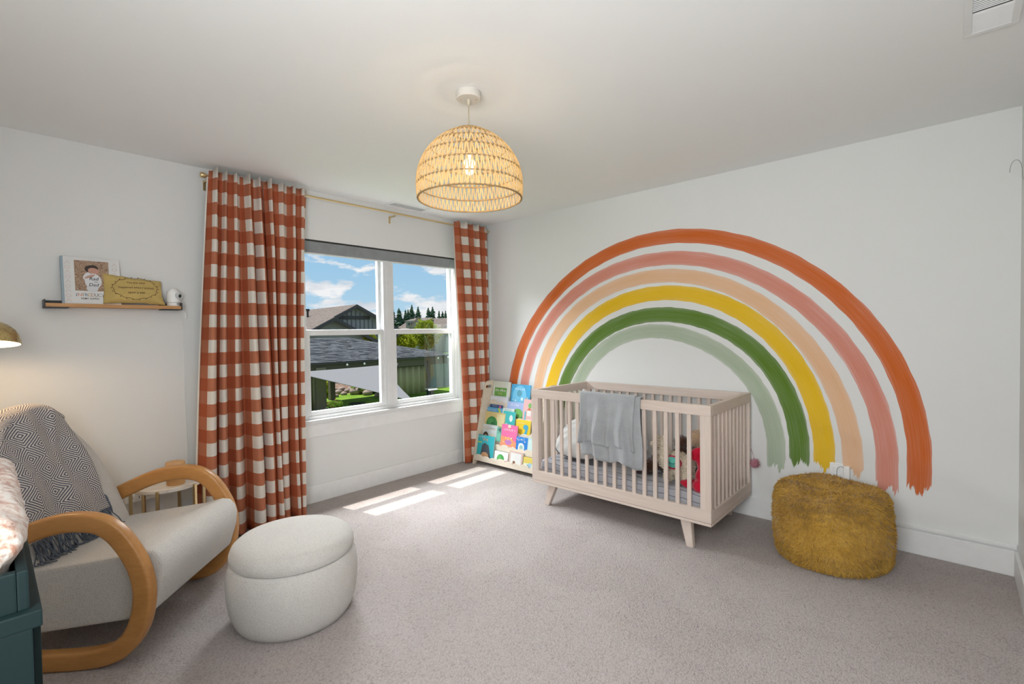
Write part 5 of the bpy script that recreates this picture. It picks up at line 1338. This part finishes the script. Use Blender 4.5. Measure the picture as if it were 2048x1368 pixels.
tree('sliver of lime tree peeking over the hip of the patio roof', 733, 700, 667, -37.0, .9, LIME, 6, 2000)
def fir(label, px, pytop, seed, D=125., wid=1.0):
    d = ray(px, pytop); tip = CAM+d*(D/float(d@AX_F)); H = tip[2]+2.5
    o = thing('conifer', label, 'tree', (tip[0], tip[1], -2.0), group='conifers on the skyline'); g = random.Random(seed); V, Fc = [], []
    n = 38
    for i in range(n):
        t = i/n; z = 1.0+(H-1.2)*t; R = (H*.27*wid)*(1-t)**.85*g.uniform(.7, 1.2)+.1; m = 17; b = len(V); V.append((0, 0, z+H/n*1.5))
        for k in range(m):
            a = 2*PI*k/m+g.random(); rr = R*g.uniform(.35, 1.15); V.append((rr*math.cos(a), rr*math.sin(a), z-R*.25+g.uniform(-.1, .1)))
        Fc += [(b, b+1+k, b+1+(k+1) % m) for k in range(m)]
    setp(link('boughs', mesh(V, Fc), FIR, o), kind='stuff'); tube('trunk', [(0, 0, 0), (0, 0, H*.9)], [.3, .05], BARK, o, 6)
for i, (px, py, w, nm) in enumerate(((757, 616, .9, 'dark conifer beside the left house, left of the mullion'), (785, 617, .9, 'narrow conifer just right of the mullion'), (798, 619, 1.3, 'broad conifer right of the mullion'), (811, 622, .9, 'short conifer left of the tallest one'), (816, 621.5, .8, 'thin conifer touching the tallest one'), (823.5, 612.5, 1.0, 'tallest conifer on the skyline'), (836, 616, 1.0, 'wide conifer right of the tallest one'), (856.5, 618, 1.0, 'conifer above the dormer roof ridge'), (865, 616, 1.1, 'paired conifer above the dormer roof ridge'), (878, 624, .7, 'small distant conifer in the right pane'), (885, 625, .8, 'stubby conifer in the right pane'), (891, 624, .7, 'slim conifer in the right pane'), (903, 625, .9, 'conifer at the right edge of the view'), (908, 623, .9, 'last conifer beside the right curtain'))):
    fir(nm, px, py, 20+i, 125, w)
# planter and chair on the patio edge
pt = onx(671, 827, -21.5)
pn = thing('planter', 'dark round planter with flowers at the foot of the patio post', 'planter', (pt[0], pt[1], GZ))
hh = pt[2]-GZ+.35
link('pot', lathe_mesh([(.30, 0), (.42, hh*.6), (.50, hh-.05), (.50, hh), (.44, hh), (.42, hh-.08), (.01, hh-.08)], 24), plain((.04, .05, .055), .6), pn)
leaf_cloud('plants', 260, (0, 0, hh+.12), (.42, .42, .24), .07, LEAF, pn, 9); leaf_cloud('flowers', 40, (0, 0, hh+.2), (.40, .40, .2), .05, plain((.55, .20, .12), .7), pn, 10)
ct = onx(711, 811, -22.5)
pc = thing('patio_chair', 'black patio chair back rising above the window sill', 'chair', (ct[0], ct[1], GZ), -.9)
zz = float(ct[2])
link('backrest', boxes_mesh([(-.04, .04, -.42, .42, zz-.5, zz)], .02), BLACK, pc); link('seat', boxes_mesh([(-.6, .04, -.42, .42, GZ+.42, GZ+.5)], .02), BLACK, pc)
for x in (-.55, 0):
    for y in (-.38, .38): obox('leg', (-.025, .025, -.025, .025, GZ, GZ+.45 if x else zz-.4), BLACK, pc, 0, (0, 0, 0), (x, y, 0))
for ch in pc.children:
    for v in ch.data.vertices: v.co.z -= GZ
